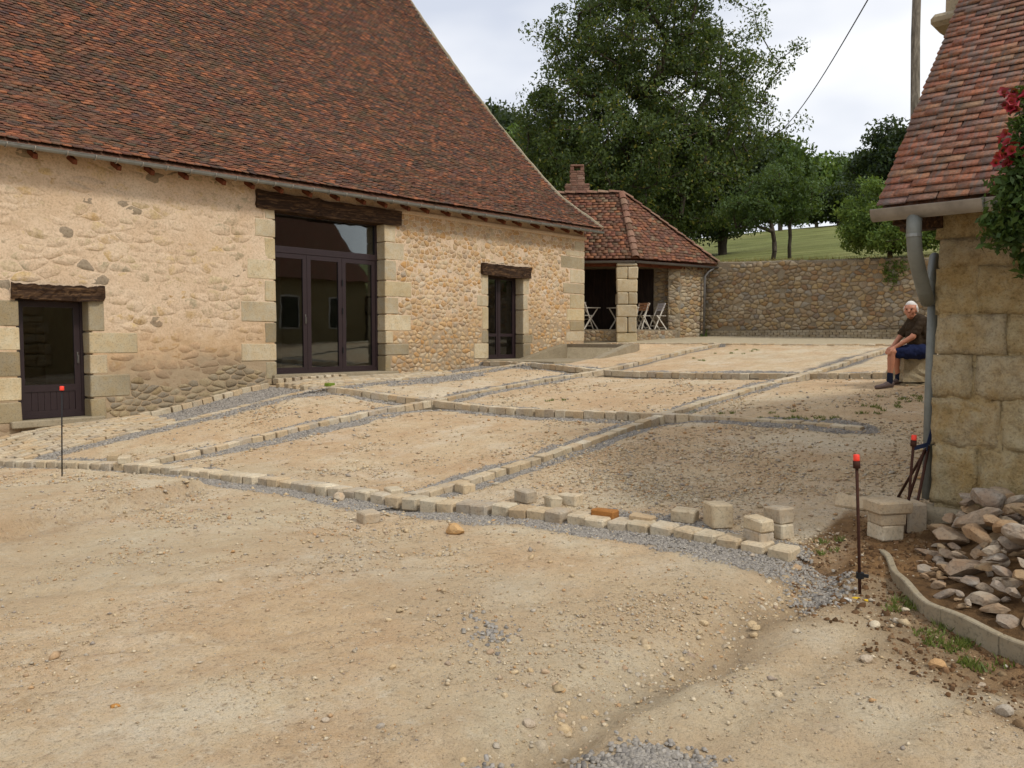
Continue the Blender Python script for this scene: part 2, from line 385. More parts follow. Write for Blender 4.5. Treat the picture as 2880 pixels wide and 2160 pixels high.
M['leaf_light'] = leaf_mat('leaf_light', ['#56702f', '#688039', '#4b642c', '#77893f'], .35)
M['leaf_vine'] = leaf_mat('leaf_vine', ['#3a5226', '#4c6630', '#2f4521', '#5c7436'], .3)
M['petal'] = leaf_mat('petal', ['#7d0f24', '#93162c', '#6c0c1e', '#a02234'], .15)
M['grass'] = leaf_mat('grass', ['#5b6a30', '#6e7a3a', '#7c8144', '#4f5f2a'], .3)
M['dry_grass'] = leaf_mat('dry_grass', ['#8f7f4d', '#a08d58', '#7c7040'], .3)

def pebble_mat(name, cols):
    m = Mat(name, .9, .2); r = m.rnd()
    c = m.ramp(r, [(i / (len(cols) - 1), c) for i, c in enumerate(cols)])
    m.color(m.mix(.4, c, m.ramp(m.noise(120, 3, .6), [(.3, '#7a7268'), (.6, '#ffffff')]), 'MULTIPLY')); return m.m
M['gravel'] = pebble_mat('gravel', ['#8d877e', '#a19a90', '#7d7872', '#b0a99e', '#938d86', '#a39b8e', '#706c67'])
M['pebble'] = pebble_mat('pebble', ['#bfa680', '#ccb794', '#ac9776', '#b3aa9a', '#bf986a', '#9a9186', '#d3c4a8', '#b9a484'])

def ground_mat():
    m = Mat('dirt', .95, .12)
    big = m.noise(.33, 5, .6); mid = m.noise(1.6, 6, .65); fine = m.noise(22, 6, .72); grit = m.noise(130, 3, .7)
    c = m.ramp(big, [(.3, '#c3a785'), (.45, '#cdb593'), (.58, '#d0bfa1'), (.72, '#c9bda4')])
    c = m.mix(m.ramp(mid, [(.42, 0.), (.66, .65)]), c, '#bf9f7c')
    c = m.mix(m.ramp(m.noise(.9, 6, .7), [(.5, 0.), (.7, .7)]), c, '#dacfb9')
    c = m.mix(m.ramp(m.noise(4.5, 6, .75), [(.52, 0.), (.7, .6)]), c, '#a68b69')
    c = m.mix(m.ramp(m.noise(8, 6, .75), [(.56, 0.), (.7, .6)]), c, '#e0d5be')
    c = m.mix(m.ramp(m.noise(1, 6, .7, vec=m.stretch((9, 2.2, 9))), [(.56, 0.), (.7, .4)]), c, '#ad9170')
    c = m.mix(.6, c, m.ramp(fine, [(.3, '#7a6a55'), (.45, '#ffffff'), (.75, '#fff3dc')]), 'MULTIPLY')
    c = m.mix(.5, c, m.ramp(grit, [(.3, '#5d5245'), (.46, '#ffffff')]), 'MULTIPLY')
    c = m.mix(m.ramp(m.noise(70, 2, .5), [(.66, 0.), (.70, .55)]), c, '#75664f')
    # gravel bed beside the setts, dark damp soil with the left heap's painted shade, sparse green film: each with its own shape on the ground
    g = m.ramp(m.vor(55, 'F1', 'Color'), [(.0, '#7d7770'), (.4, '#9d968c'), (1., '#b0a99e')])
    vd = m.vor(55)
    g = m.mix(.7, g, m.ramp(vd, [(.25, '#ffffff'), (.7, '#3d3935')]), 'MULTIPLY')
    c = m.mix(m.attr('gravel'), c, g)
    c = m.mix(m.attr('soil'), c, m.ramp(m.noise(14, 6, .7), [(.3, '#5d4227'), (.6, '#85643f')]))
    c = m.mix(m.attr('pale'), c, m.ramp(m.noise(9, 6, .7), [(.3, '#a89a80'), (.6, '#b8aa8e')]))
    m.color(c)
    m.bump(m.noise(3.2, 6, .7), .6, .07); m.bump(fine, .9, .03); m.bump(grit, .8, .008)
    return m.m
M['dirt'] = ground_mat()
def meadow_mat():
    m = Mat('meadow', .95, .1)
    c = m.ramp(m.noise(.11, 5, .6), [(.3, '#6a7040'), (.5, '#7b7f4c'), (.7, '#8f8a5c')])
    c = m.mix(.5, c, m.ramp(m.noise(1, 5, .7, vec=m.stretch((.9, .25, 1))), [(.35, '#7d7a50'), (.6, '#ffffff')]), 'MULTIPLY')
    m.color(c); m.bump(m.noise(2.2, 5, .7), .8, .2); return m.m
M['meadow'] = meadow_mat()
# ------------------------------------------------------------------ the yard: world x runs along the barn wall, y towards it
BW = 15.5                                   # y of the barn wall
CTRL = [(5.75,2.4,-1.62),(5.5,6.53,-1.617),(4.85,11.4,-1.70),(4.0,13.9,-1.80),(3.2,15.4,-1.75),(4.5,15.4,-1.56),(5.3,15.4,-1.45),
        (10.55,3.9,-1.09),(10.55,6.53,-1.10),(10.4,11.4,-1.127),(9.6,13.7,-.945),(15.8,6.53,-.643),(15.8,11.4,-.69),(15.8,13.7,-.57),(15.8,15.4,-.55),
        (21.3,6.5,-.12),(21.3,11.4,-.11),(21.3,15.3,-.12),(6.9,13.7,-1.366),(5.0,13.7,-1.63),(13.1,13.7,-.77),(12.9,15.4,-.80),(6.8,15.4,-1.37),(9.2,15.4,-.94),
        (13.6,4.35,-.735),(8.0,2.2,-1.40),(12.5,2.2,-.92),(25.9,13.5,.13),(25.9,6.9,.0),(25.9,0,-.05),(21.3,0,-.15),(15.8,0,-.62),(10.5,0,-1.15),(6.5,0.5,-1.62),
        (2.4,2.2,-1.65),(0,0,-1.66),(-3,-3,-1.7),(3.0,6.0,-1.64),(1.5,9.0,-1.70),(0,13,-1.85),(-4,8,-1.78),(-4,15.4,-1.9),(5.0,-3,-1.7),(0,-4,-1.7),(10,-4,-1.3),(18,-4,-.5)]
_C = np.array(CTRL)
def _tps(r2): return np.where(r2 > 1e-9, .5 * r2 * np.log(np.maximum(r2, 1e-9)), 0)
_n = len(_C); _A = np.zeros((_n+3, _n+3))
_d2 = ((_C[:, None, :2] - _C[None, :, :2])**2).sum(-1); _A[:_n, :_n] = _tps(_d2) + np.eye(_n) * .02
_A[:_n, _n] = 1; _A[:_n, _n+1:] = _C[:, :2]; _A[_n, :_n] = 1; _A[_n+1:, :_n] = _C[:, :2].T
_w = np.linalg.solve(_A, np.concatenate([_C[:, 2], [0, 0, 0]]))
def _rowz(x, y):
    x = np.clip(np.asarray(x, float), -4, 26); y = np.clip(np.asarray(y, float), -4, 15.4)
    sh = np.broadcast(x, y).shape; xf = np.broadcast_to(x, sh).ravel(); yf = np.broadcast_to(y, sh).ravel()
    z = _w[_n] + _w[_n+1] * xf + _w[_n+2] * yf
    for i in range(_n): z = z + _w[i] * _tps((xf - _C[i, 0])**2 + (yf - _C[i, 1])**2)
    return z.reshape(sh)
_rg = np.arange(-4, 26.01, .1); _rh = np.arange(-4, 15.45, .1)
_RZ = _rowz(*np.meshgrid(_rg, _rh, indexing='ij'))
def rowz(x, y):
    """finished level of the sett rows, relative to the eye"""
    u = np.clip((np.asarray(x, float)+4)/.1, 0, len(_rg)-1.001); v = np.clip((np.asarray(y, float)+4)/.1, 0, len(_rh)-1.001)
    i = u.astype(int); j = v.astype(int); a = u-i; b = v-j
    return (_RZ[i, j]*(1-a)+_RZ[i+1, j]*a)*(1-b) + (_RZ[i, j+1]*(1-a)+_RZ[i+1, j+1]*a)*b
ROW_A = [tuple(on_z(2205,1545,E-1.60)[:2]),tuple(on_z(1875,1490,E-1.60)[:2]),tuple(on_z(1500,1440,E-1.605)[:2]),(5.5,6.45),(5.2,9.0),(4.85,11.4),(4.05,13.7),(3.5,15.3)]
ROW_B = [(10.55,3.75),(10.55,6.53),(10.42,11.4),(9.65,13.72)]
ROW_C = [(15.8,2.6),(15.8,6.53),(15.8,11.4),(15.8,15.3)]
ROW_D = [(21.3,-2.0),(21.3,6.5),(21.3,15.3)]
ROW_1 = [(5.55,6.53),(10.5,6.55),(15.8,6.53),(21.3,6.5)]
ROW_2 = [(4.9,11.4),(10.4,11.42),(15.8,11.4),(21.3,11.4)]
ROW_3 = [(4.15,13.7),(6.9,13.72),(9.5,13.7),(13.1,13.7),(15.8,13.7)]
ROW_4 = [(6.75,15.25),(9.3,15.25)]
ROWS = [ROW_A, ROW_B, ROW_C, ROW_D, ROW_1, ROW_2, ROW_3, ROW_4]
def seg_dist(x, y, pts):
    """distance to a polyline and side (>0: left of its direction)"""
    best = np.full(np.shape(x), 1e9); side = np.zeros(np.shape(x))
    for (ax, ay), (bx, by) in zip(pts[:-1], pts[1:]):
        dx, dy = bx-ax, by-ay; l2 = dx*dx+dy*dy
        t = np.clip(((x-ax)*dx+(y-ay)*dy)/l2, 0, 1); qx = ax+t*dx; qy = ay+t*dy
        d = np.hypot(x-qx, y-qy); c = dx*(y-ay)-dy*(x-ax)
        u = d < best; best = np.where(u, d, best); side = np.where(u, np.sign(c), side)
    return best, side
def pxz(l, z=-1.66): return [tuple(on_z(a, b, E + z)[:2]) for a, b in l]
BANK = pxz([(2330,1600),(2250,1690),(2130,1765),(1950,1880),(1760,1990),(1600,2090),(1430,2250)], -1.80)     # foot of the dug bank at the right
MOUND = pxz([(520,1385),(380,1428),(200,1462),(0,1512),(-300,1570)])                                      # edge of the left heap
EDGEP = pxz([(2440,1520),(2506,1558),(2532,1611),(2580,1655),(2638,1703),(2725,1737),(2822,1775),(2900,1805),(3050,1860),(3250,1930)], -1.6)
TRACKS = [pxz(l_, -1.72) for l_ in ([(2420,1790),(2150,1960),(1900,2180)], [(2800,1880),(2500,2040),(2300,2200)], [(-60,1700),(700,1640),(1500,1600),(1900,1580)], [(-60,1900),(800,1800),(1650,1700)])]
LAND = (15.92, 19.2, 12.9, 15.45)       # sunken landing of the small door
def masks(x, y):
    dmin = np.full(np.shape(x), 1e9)
    for r in ROWS[:3] + ROWS[4:6]: dmin = np.minimum(dmin, seg_dist(x, y, r)[0])
    n = fbm(x*2.3, y*2.3, 4, 5)
    w = .25 + .25 * fbm(x*.8, y*.8, 3, 9)
    g = 1 - sstep(w*.7, w*1.25, dmin + n*.35)
    d3 = seg_dist(x, y, ROW_3)[0]; g = np.maximum(g, (1 - sstep(.22, .45, d3 + n*.3)) * (y < 13.7))
    dA, sA = seg_dist(x, y, ROW_A); front = (1 - sstep(.35, .62, dA + n*.4)) * (sA > 0)
    g = np.maximum(g, front * (y > 1.9))
    pit = (x > 6.75) & (x < 9.4) & (y > 13.7); pit2 = (x > 13.25) & (x < 15.8) & (y > 13.7)
    g = np.where(pit | pit2, 1., g)
    # wider loose gravel: beside row 2 and at the near edge of the picture
    for (cx, cy, rx, ry) in ((7.2,11.0,1.7,.28),(12.2,13.2,1.4,.4)):
        q = ((x-cx)/rx)**2 + ((y-cy)/ry)**2 + n*2.2; g = np.maximum(g, .8*(1 - sstep(.6, 1.3, q)))
    px, py, dd = proj_np(np.stack([x, y, np.full(np.shape(x), E-1.66)], -1))
    far = x > 21.35
    g = np.where(far | ((x > LAND[0]) & (y > LAND[2])), 0, g)
    b = seg_dist(x, y, BANK); lowside = (b[1] < 0)
    dE = seg_dist(x, y, EDGEP)[0]
    soil = (1 - sstep(.3, 1.0, dE + n*1.3)) * .92 * (y < 2.6)
    soil = np.maximum(soil, .8*(1 - sstep(.2, 1.0, np.hypot((x-6.1)/.75, (y-1.75)/.55) + n*1.4)))
    soil = np.maximum(soil, .62*(1 - sstep(.0, .30, np.abs(b[0]*b[1]-.08) + n*.4)) * (x < 7)); soil = np.maximum(soil, .3*sstep(.05, .2, n + .06)*(b[1] < 0)*(y < 2.4)*(x < 7))
    pale = np.where(far, 1., 0.); pale = np.where((x > LAND[0]) & (x < 19.3) & (y > LAND[2]), 1., pale)
    soil = np.maximum(soil, .3*(1 - sstep(.0, .22, np.abs(seg_dist(x, y, MOUND)[0]-.08) + n*.2))*(x < 5))  # shade on the left heap's face, painted in with the soil tone
    pale = np.maximum(pale, .35*sstep(.02, .22, fbm(x*.5+3, y*.5, 3, 21)) * (x < 6))
    return np.clip(g, 0, 1), np.clip(soil, 0, 1), pale
def gz(x, y, detail=True):
    """ground height (world z)"""
    x = np.asarray(x, float); y = np.asarray(y, float)
    z = rowz(x, y) - .022
    n = fbm(x*1.7, y*1.7, 4, 3)
    inyard = (x < 21.2)
    for row, dep, wid in ((ROW_B, .07, 1.1), (ROW_C, .13, 1.2), (ROW_D, .03, .8)):
        d, s_ = seg_dist(x, y, row); sgn = s_ if row[1][1] > row[0][1] else -s_
        z = z - np.where(sgn > 0, dep * (1 - sstep(.1, wid, d)), 0) * (y < 13.6) * (sstep(5.2, 7.0, y) if row is ROW_B else 1)     # dug out on the downhill side
        z = z - .01 * (1 - sstep(.15, .5, d)) * (y < 13.6)
    for row in (ROW_1, ROW_2):
        d, s_ = seg_dist(x, y, row); z = z - .012 * (1 - sstep(.12, .55, d))
        z = z - np.where(s_ < 0, .04 * (1 - sstep(.1, .8, d)), 0)
    d, s_ = seg_dist(x, y, ROW_A)
    z = z - np.where(s_ > 0, .045 * (1 - sstep(.25, .62, d + n*.25)), .02 * (1 - sstep(.1, .4, d)))
    b, bs = seg_dist(x, y, BANK)
    sd = b * bs; z = z - .21 * (1 - sstep(-.02, .27, sd + n*.26 + fbm(x*9, y*9, 2, 61)*.08)) * sstep(7.6, 6.2, x) * sstep(2.6, 1.9, y)
    nb_ = np.exp(-((sd-.1)/.28)**2)*(x < 7)*sstep(2.6, 1.9, y); z = z + nb_*(fbm(x*6, y*6, 4, 81)*.09 + fbm(x*17, y*17, 2, 83)*.035)
    for T_ in TRACKS:
        dt = seg_dist(x, y, T_)[0] + n*.06; z = z - .016*(1 - sstep(.03, .11, dt)) + .010*np.exp(-((dt-.15)/.05)**2) + .004*np.sin((x+y)*70)*(dt < .1)
    md, ms = seg_dist(x, y, MOUND); sm = md * ms
    z = z + .14 * (1 - sstep(-.17, .0, sm + n*.2 + fbm(x*8, y*8, 2, 66)*.08)) * sstep(.5, .85, np.where(s_ > 0, d, 0))
    dE = seg_dist(x, y, EDGEP)[0]; z = z - .03*(1 - sstep(.1, .7, dE)) + .035*fbm(x*11, y*11, 3, 71)*(1 - sstep(.3, .9, dE))
    pit = (x > 6.75) & (x < 9.4) & (y > 13.7); pit2 = (x > 13.25) & (x < 15.8) & (y > 13.7)
    z = np.where(pit, z - .03, z); z = np.where(pit2, z - .10, z)
    z = np.where(y > 13.72, z - .028, z)
    if detail:
        amp = np.where((y > 13.7) | ~inyard, .25, 1.)
        z = z + amp * (n * .05 + fbm(x*7, y*7, 3, 31) * .02 + fbm(x*.5, y*.5, 2, 41) * .06)
    z = np.where(~inyard, rowz(x, y) - .012 + 0*z, z)
    z = np.where((x > LAND[0]) & (x < LAND[1]) & (y > LAND[2]), -.60, z)
    z = np.where((x >= LAND[1]) & (y > LAND[2]) & (x < 21.4), -.135 + 0*z, z)
    # hillside beyond the retaining wall
    dh = x - 26.2
    hill = 2.35 + .165*np.clip(dh, 0, 58) + .02*np.clip(dh-58, 0, 300) + 1.2*fbm(x*.05, y*.05, 3, 77) * sstep(4, 30, dh) - .012*np.clip(y-13, -30, 60)
    z = np.where(dh > -.1, hill, z)
    return z + E
def gzf(x, y): return float(gz(np.array([x]), np.array([y]))[0])
def ghit(px, py):
    """where the line of sight through a photo pixel meets the ground"""
    d = ray(px, py); t = 2.0; p = EYE + d * t; step = .25
    ts = np.arange(2, 30, .015); P = np.array(EYE)[None] + ts[:, None] * np.array(d)[None]
    k = np.argmax(P[:, 2] < gz(P[:, 0], P[:, 1]) + 0.0)
    return Vector(P[k])
def axis(a, b, fine, lo, hi, grow=1.35):
    c = list(np.arange(a, b + 1e-6, fine)); s_ = fine; v = c[-1]
    while v < hi: s_ = min(s_*grow, 25); v += s_; c.append(v)
    s_ = fine; v = c[0]
    while v > lo: s_ = min(s_*grow, 25); v -= s_; c.insert(0, v)
    return np.array(c)
gx = axis(-1.0, 26.6, .065, -260, 420); gy = axis(-1.5, 15.6, .065, -260, 300)
gx = np.sort(np.concatenate([gx, [26.08, 26.1]]))
GX, GY = np.meshgrid(gx, gy, indexing='ij'); GZ = gz(GX, GY)
nx, ny = GX.shape; idx = np.arange(nx*ny).reshape(nx, ny)
quads = np.stack([idx[:-1,:-1], idx[1:,:-1], idx[1:,1:], idx[:-1,1:]], -1)
hillq = (GX[:-1,:-1] > 25.95)
g_, so_, pa_ = masks(GX, GY)
verts = np.stack([GX, GY, GZ], -1).reshape(-1, 3)
me = np_mesh('ground', verts, quads.reshape(-1, 4), M['dirt'], True, {'gravel': g_.ravel(), 'soil': so_.ravel(), 'pale': pa_.ravel()})
me.materials.append(M['meadow']); me.polygons.foreach_set('material_index', hillq.ravel().astype(np.int32))
struct(link('ground', me))

# ------------------------------------------------------------------ setts
import bmesh
rng = random.Random(7)
def rough_block(name, sx, sy, sz, mat, seed, bevel=.012, jit=.008, cuts=0):
    """a hand-cut block, origin at the middle of its base"""
    r = random.Random(seed); bm = bmesh.new()
    bmesh.ops.create_cube(bm, size=1)
    for v in bm.verts: v.co = Vector((v.co.x*sx, v.co.y*sy, (v.co.z+.5)*sz)) + Vector((r.uniform(-jit, jit), r.uniform(-jit, jit), r.uniform(-jit, jit) if v.co.z > 0 else 0))
    if cuts:
        bmesh.ops.subdivide_edges(bm, edges=list(bm.edges), cuts=cuts, use_grid_fill=True)
        for v in bm.verts: v.co += Vector((r.gauss(0, jit*.4), r.gauss(0, jit*.4), r.gauss(0, jit*.4)))
    else: bmesh.ops.bevel(bm, geom=list(bm.edges), offset=bevel, segments=1, affect='EDGES', clamp_overlap=True)
    me = bpy.data.meshes.new(name); bm.to_mesh(me); bm.free(); me.materials.append(mat); return me
SETT = [rough_block('sett', .19, .225, .13, M['sett'], i, .014, .009) for i in range(8)]
SETT_F = [rough_block('sett', .2, .16, .13, M['sett'], 20+i, .007, .007) for i in range(8)]
SETT_N = [rough_block('sett', .195, .15, .13, M['sett'], 50+i, .008, .007) for i in range(8)]
SETT_P = [rough_block('sett', .198, .141, .12, M['sett'], 80+i, .008, .006) for i in range(8)]
def along(pts, pitch):
    d = 0; out = []
    for (ax, ay), (bx, by) in zip(pts[:-1], pts[1:]):
        l = math.hypot(bx-ax, by-ay); a = math.atan2(by-ay, bx-ax)
        while d < l: out.append((ax+(bx-ax)*d/l, ay+(by-ay)*d/l, a)); d += pitch*rng.uniform(.9, 1.1)
        d -= l
    return out
def sett_row(label, pts, meshes, pitch, lift=0.0, bed=None, skip=None, wob=.007):
    t = thing('sett_row', label, 'sett row', (0, 0, 0), 'rows of stone setts laid in the yard')
    sp = along(pts, pitch)
    xs = np.array([p[0] for p in sp]); ys = np.array([p[1] for p in sp]); zs = rowz(xs, ys) + E
    for i, (x, y, a) in enumerate(sp):
        if skip and skip(x, y): continue
        o = link('sett', rng.choice(meshes), t, (x + rng.gauss(0, wob), y + rng.gauss(0, wob), zs[i] - .12 + lift + rng.gauss(0, .004)),
                 (rng.gauss(0, .02), rng.gauss(0, .02), a + rng.gauss(0, .03) + rng.choice((0, math.pi))))
        k = min(i+1, len(sp)-1); j = max(i-1, 0); L_ = math.hypot(xs[k]-xs[j], ys[k]-ys[j])
        sl = math.atan2(zs[k]-zs[j], L_)
        o.rotation_euler = (Matrix.Rotation(a, 4, 'Z') @ Matrix.Rotation(-sl + rng.gauss(0, .015), 4, 'Y') @ Matrix.Rotation(rng.gauss(0, .02), 4, 'X')).to_euler()
        o.scale = (pitch/.205*rng.uniform(.90, .97) if meshes is SETT else rng.uniform(.95, 1.0), rng.uniform(.94, 1.06), 1)
    if bed:
        mb = MB(); P = along(pts, .4); P.append((pts[-1][0], pts[-1][1], P[-1][2]))
        rings = []
        for (x, y, a) in P:
            if skip and skip(x, y): continue
            zz = float(rowz(x, y)) + E; nx_, ny_ = -math.sin(a)*bed/2, math.cos(a)*bed/2
            rings.append([(x+nx_, y+ny_, zz-.085+lift), (x-nx_, y-ny_, zz-.085+lift), (x-nx_*1.25, y-ny_*1.25, zz-.42), (x+nx_*1.25, y+ny_*1.25, zz-.42)])
        v = [q for r_ in rings for q in r_]; f = []
        for i in range(len(rings)-1):
            for k in range(4): f.append((i*4+k, i*4+(k+1) % 4, i*4+4+(k+1) % 4, i*4+4+k))
        f += [(0, 1, 2, 3), tuple(len(v)-4+k for k in range(4))]
        mb.add(v, f).build('concrete_bed', M['kerb_side'], t)
    return t
sett_row('long front row of pale square setts bordering the gravel, ending at the dug bank', ROW_A, SETT, .213, .012, bed=.15)
sett_row('sett row crossing the yard from the large doorway landing to the weedy ground', ROW_B, SETT_F, .203, .004, bed=.135)
sett_row('far crossing row of setts with a tall grey side behind the seated man\'s feet', ROW_C, SETT_F, .203, -.02, bed=.14)
sett_row('narrow sett edge along the foot of the far terrace', ROW_D, SETT_N, .2, .0, bed=.13)
sett_row('sett row running uphill nearest the seated man', ROW_1, SETT_F, .203, -.008, bed=.135, skip=lambda x, y: x < 5.65)
sett_row('sett row running uphill through the middle of the yard', ROW_2, SETT_F, .203, -.008, bed=.135, skip=lambda x, y: x < 5.0)
sett_row('sett row bordering the paved apron along the barn', ROW_3, SETT_N, .2, .0, bed=.13)
sett_row('short sett edging against the barn wall beside the gravel-filled bed', ROW_4, SETT_N, .2, .02, bed=.12)
def paving(label, x0, x1, y0, y1, seed):
    t = thing('sett_paving', label, 'paving', (0, 0, 0)); r = random.Random(seed)
    y = y0; k = 0
    while y < y1 - .03:
        x = x0 + (.1 if k % 2 else 0)
        while x < x1:
            if not (x < 4.2 - (y-13.7)*.35):
                zz = float(rowz(x, y)) + E
                dz = float(rowz(x+.1, y) - rowz(x-.1, y)) / .2
                link('sett', r.choice(SETT_P), t, (x + r.gauss(0, .006), y + r.gauss(0, .004), zz - .105 + r.gauss(0, .004)),
                     (r.gauss(0, .015), -math.atan(dz) + r.gauss(0, .015), r.gauss(0, .02)), (r.uniform(.95, 1.01), 1, 1))
            x += .2
        y += .143; k += 1
    return t
paving('apron of small pale setts in front of the left barn door', 3.7, 6.7, 13.87, 15.25, 3)
paving('strip of pale setts in front of the large glazed doorway', 9.5, 13.2, 13.87, 15.12, 4)
# landing slab of the small door, its flanking ramps and the terrace retaining edge
t = thing('door_landing', 'pale sunken landing in front of the small glazed door', 'landing', (17.5, 14, E-.6))
LZ = E - .6
MB().box((LAND[0], LAND[2]+.12, LZ-.08), (LAND[1], LAND[3], LZ+.055)).build('slab', M['concrete'], t, bevel=.01)
MB().box((LAND[1]+.002, LAND[2]-.1, LZ-.25), (LAND[1]+.2, LAND[3], LZ+.475)).build('end_wall', M['kerb_side'], t, bevel=.012)
def ramp(x0, x1, y0, y1, z0, z1, xe):
    return MB().prism([(x0, LZ-.2), (xe, LZ-.2), (xe, LZ+z1), (x1, LZ+z1), (x0, LZ+z0)], 1, y0, y1)
ramp(17.3, 19.15, 15.18, 15.44, .06, .47, 19.19).build('ramp_kerb', M['concrete'], t, bevel=.01)
ramp(17.1, 18.9, 12.72, 12.98, .03, .47, 19.19).build('ramp_kerb', M['concrete'], t, bevel=.01)
# ------------------------------------------------------------------ rubble masonry: every stone a rounded piece of its own
def clip(poly, nx, ny, c):
    out = []; n = len(poly)
    for i in range(n):
        a = poly[i]; b = poly[(i+1) % n]; da = a[0]*nx+a[1]*ny-c; db = b[0]*nx+b[1]*ny-c
        if da <= 0: out.append(a)
        if (da < 0 < db) or (db < 0 < da):
            t_ = da/(da-db); out.append((a[0]+(b[0]-a[0])*t_, a[1]+(b[1]-a[1])*t_))
    return out
def cells(u0, u1, v0, v1, cw, ch, seed, jit=.42, drop=0.0):
    r = random.Random(seed); nu = max(1, round((u1-u0)/cw)); nv = max(1, round((v1-v0)/ch)); cw = (u1-u0)/nu; ch = (v1-v0)/nv
    asp = cw/ch; S = {}
    for j in range(-1, nv+1):
        off = .5*(j % 2)
        for i in range(-1, nu+2):
            if drop and r.random() < drop: continue
            S[(i, j)] = (u0+(i+off+r.uniform(-jit, jit))*cw, (v0+(j+.5+r.uniform(-jit, jit))*ch)*asp)
    out = []
    for (i, j), p in S.items():
        if i < 0 or j < 0: continue
        poly = [(u0, v0*asp), (u1, v0*asp), (u1, v1*asp), (u0, v1*asp)]
        if not (u0 < p[0] < u1 and v0*asp < p[1] < v1*asp): continue
        for di in range(-3, 4):
            for dj in range(-3, 4):
                q = S.get((i+di, j+dj))
                if q is None or q is p: continue
                nx_, ny_ = q[0]-p[0], q[1]-p[1]; c_ = (q[0]**2+q[1]**2-p[0]**2-p[1]**2)/2
                poly = clip(poly, nx_, ny_, c_)
                if len(poly) < 3: break
            if len(poly) < 3: break
        if len(poly) >= 3: out.append([(a, b/asp) for a, b in poly])
    return out
def shape(poly, gap, r, rounds=1):
    n = len(poly); cx = sum(p[0] for p in poly)/n; cy = sum(p[1] for p in poly)/n
    # inset towards the middle by about the joint width
    q = []
    for p in poly:
        d = math.hypot(p[0]-cx, p[1]-cy) or 1e-6; k = max(.3, 1-gap*1.3/d); q.append((cx+(p[0]-cx)*k, cy+(p[1]-cy)*k))
    for _ in range(rounds):
        n = len(q); o = []
        for i in range(n):
            a = q[i]; b = q[(i+1) % n]; t_ = r.uniform(.12, .24)
            o.append((a[0]+(b[0]-a[0])*t_, a[1]+(b[1]-a[1])*t_)); o.append((a[0]+(b[0]-a[0])*(1-t_), a[1]+(b[1]-a[1])*(1-t_)))
        q = o
    return q, (cx, cy)
def area(poly): return abs(sum(poly[i][0]*poly[(i+1) % len(poly)][1]-poly[(i+1) % len(poly)][0]*poly[i][1] for i in range(len(poly))))/2
class Plane:
    """a wall face: origin, u (along), v (up), n (outwards)"""
    def __init__(s, o, u, n, v=(0, 0, 1)): s.o = Vector(o); s.u = Vector(u).normalized(); s.v = Vector(v).normalized(); s.n = Vector(n).normalized()
    def p(s, a, b, c=0): return s.o + s.u*a + s.v*b + s.n*c
def stone_geo(q, c, pl, proud, r, sink=.03):
    n = len(q); top = []; h = proud*r.uniform(.6, 1.25); k = r.uniform(.82, .92)
    tu, tv = r.uniform(-.25, .25)*proud, r.uniform(-.25, .25)*proud
    V = [pl.p(a, b, -sink) for a, b in q] + [pl.p(a, b, h*.45+r.uniform(-.1, .1)*proud) for a, b in q]
    V += [pl.p(c[0]+(a-c[0])*k, c[1]+(b-c[1])*k, h+r.uniform(-.14, .14)*proud) for a, b in q] + [pl.p(c[0], c[1], h*1.08)]
    Fc = []
    for i in range(n):
        j = (i+1) % n; Fc += [(i, j, n+j, n+i), (n+i, n+j, 2*n+j, 2*n+i), (2*n+i, 2*n+j, 3*n)]
    return V, Fc
def masonry(parent, pl, regions, mat, limit=300, proud=.03, gap=.014, seed=1, vis=None, holes=(), name='stone', keep=1.0, rounds=1):
    """regions: (u0,u1,v0,v1,cw,ch); holes: (u0,u1,v0,v1). The stones that show largest become objects, the rest one part"""
    r = random.Random(seed); P = []
    for k, (u0, u1, v0, v1, cw, ch) in enumerate(regions):
        for poly in cells(u0, u1, v0, v1, cw, ch, seed*31+k, drop=.12):
            cx = sum(p[0] for p in poly)/len(poly); cy = sum(p[1] for p in poly)/len(poly)
            if r.random() > keep: continue
            pl2 = poly; bad = False
            for (a0, a1, b0, b1) in holes:
                if a0 < cx < a1 and b0 < cy < b1: bad = True; break
                # trim against the hole edge the stone faces
                us = [p[0] for p in pl2]; vs_ = [p[1] for p in pl2]
                if max(us) > a0 and min(us) < a1 and max(vs_) > b0 and min(vs_) < b1:
                    pen = [(a0-cx, (1, 0, a0)), (cx-a1, (-1, 0, -a1)), (b0-cy, (0, 1, b0)), (cy-b1, (0, -1, -b1))]
                    e = max(pen, key=lambda t_: t_[0])
                    if e[0] <= 0: bad = True; break
                    pl2 = clip(pl2, *e[1])
                    if len(pl2) < 3: bad = True; break
            if bad or len(pl2) < 3 or area(pl2) < .0012: continue
            if vis and not vis(cx, cy): continue
            w = pl.p(cx, cy); px, py, dd = proj(w)
            inside = -60 < px < 2940 and -60 < py < 2220 and dd > 0
            P.append((area(pl2)/max(.1, dd)**2*(1 if inside else .01), pl2))
    P.sort(key=lambda t_: -t_[0])
    bulkV, bulkF, bulkR = [], [], []
    for i, (_, poly) in enumerate(P):
        q, c = shape(poly, gap, r, rounds); V, Fc = stone_geo(q, c, pl, proud, r)
        if i < limit: link(name, new_mesh(name, V, Fc, mat, True), parent)
        else:
            b = len(bulkV); bulkV += V; bulkF += [tuple(k+b for k in f) for f in Fc]; bulkR += [r.random()]*len(V)
    if bulkV:
        me = new_mesh(name+'work', bulkV, bulkF, mat, True)
        a = me.attributes.new('rnd', 'FLOAT', 'POINT'); a.data.foreach_set('value', bulkR)
        stuff(link('rubble_stonework', me, parent))
    return len(P)
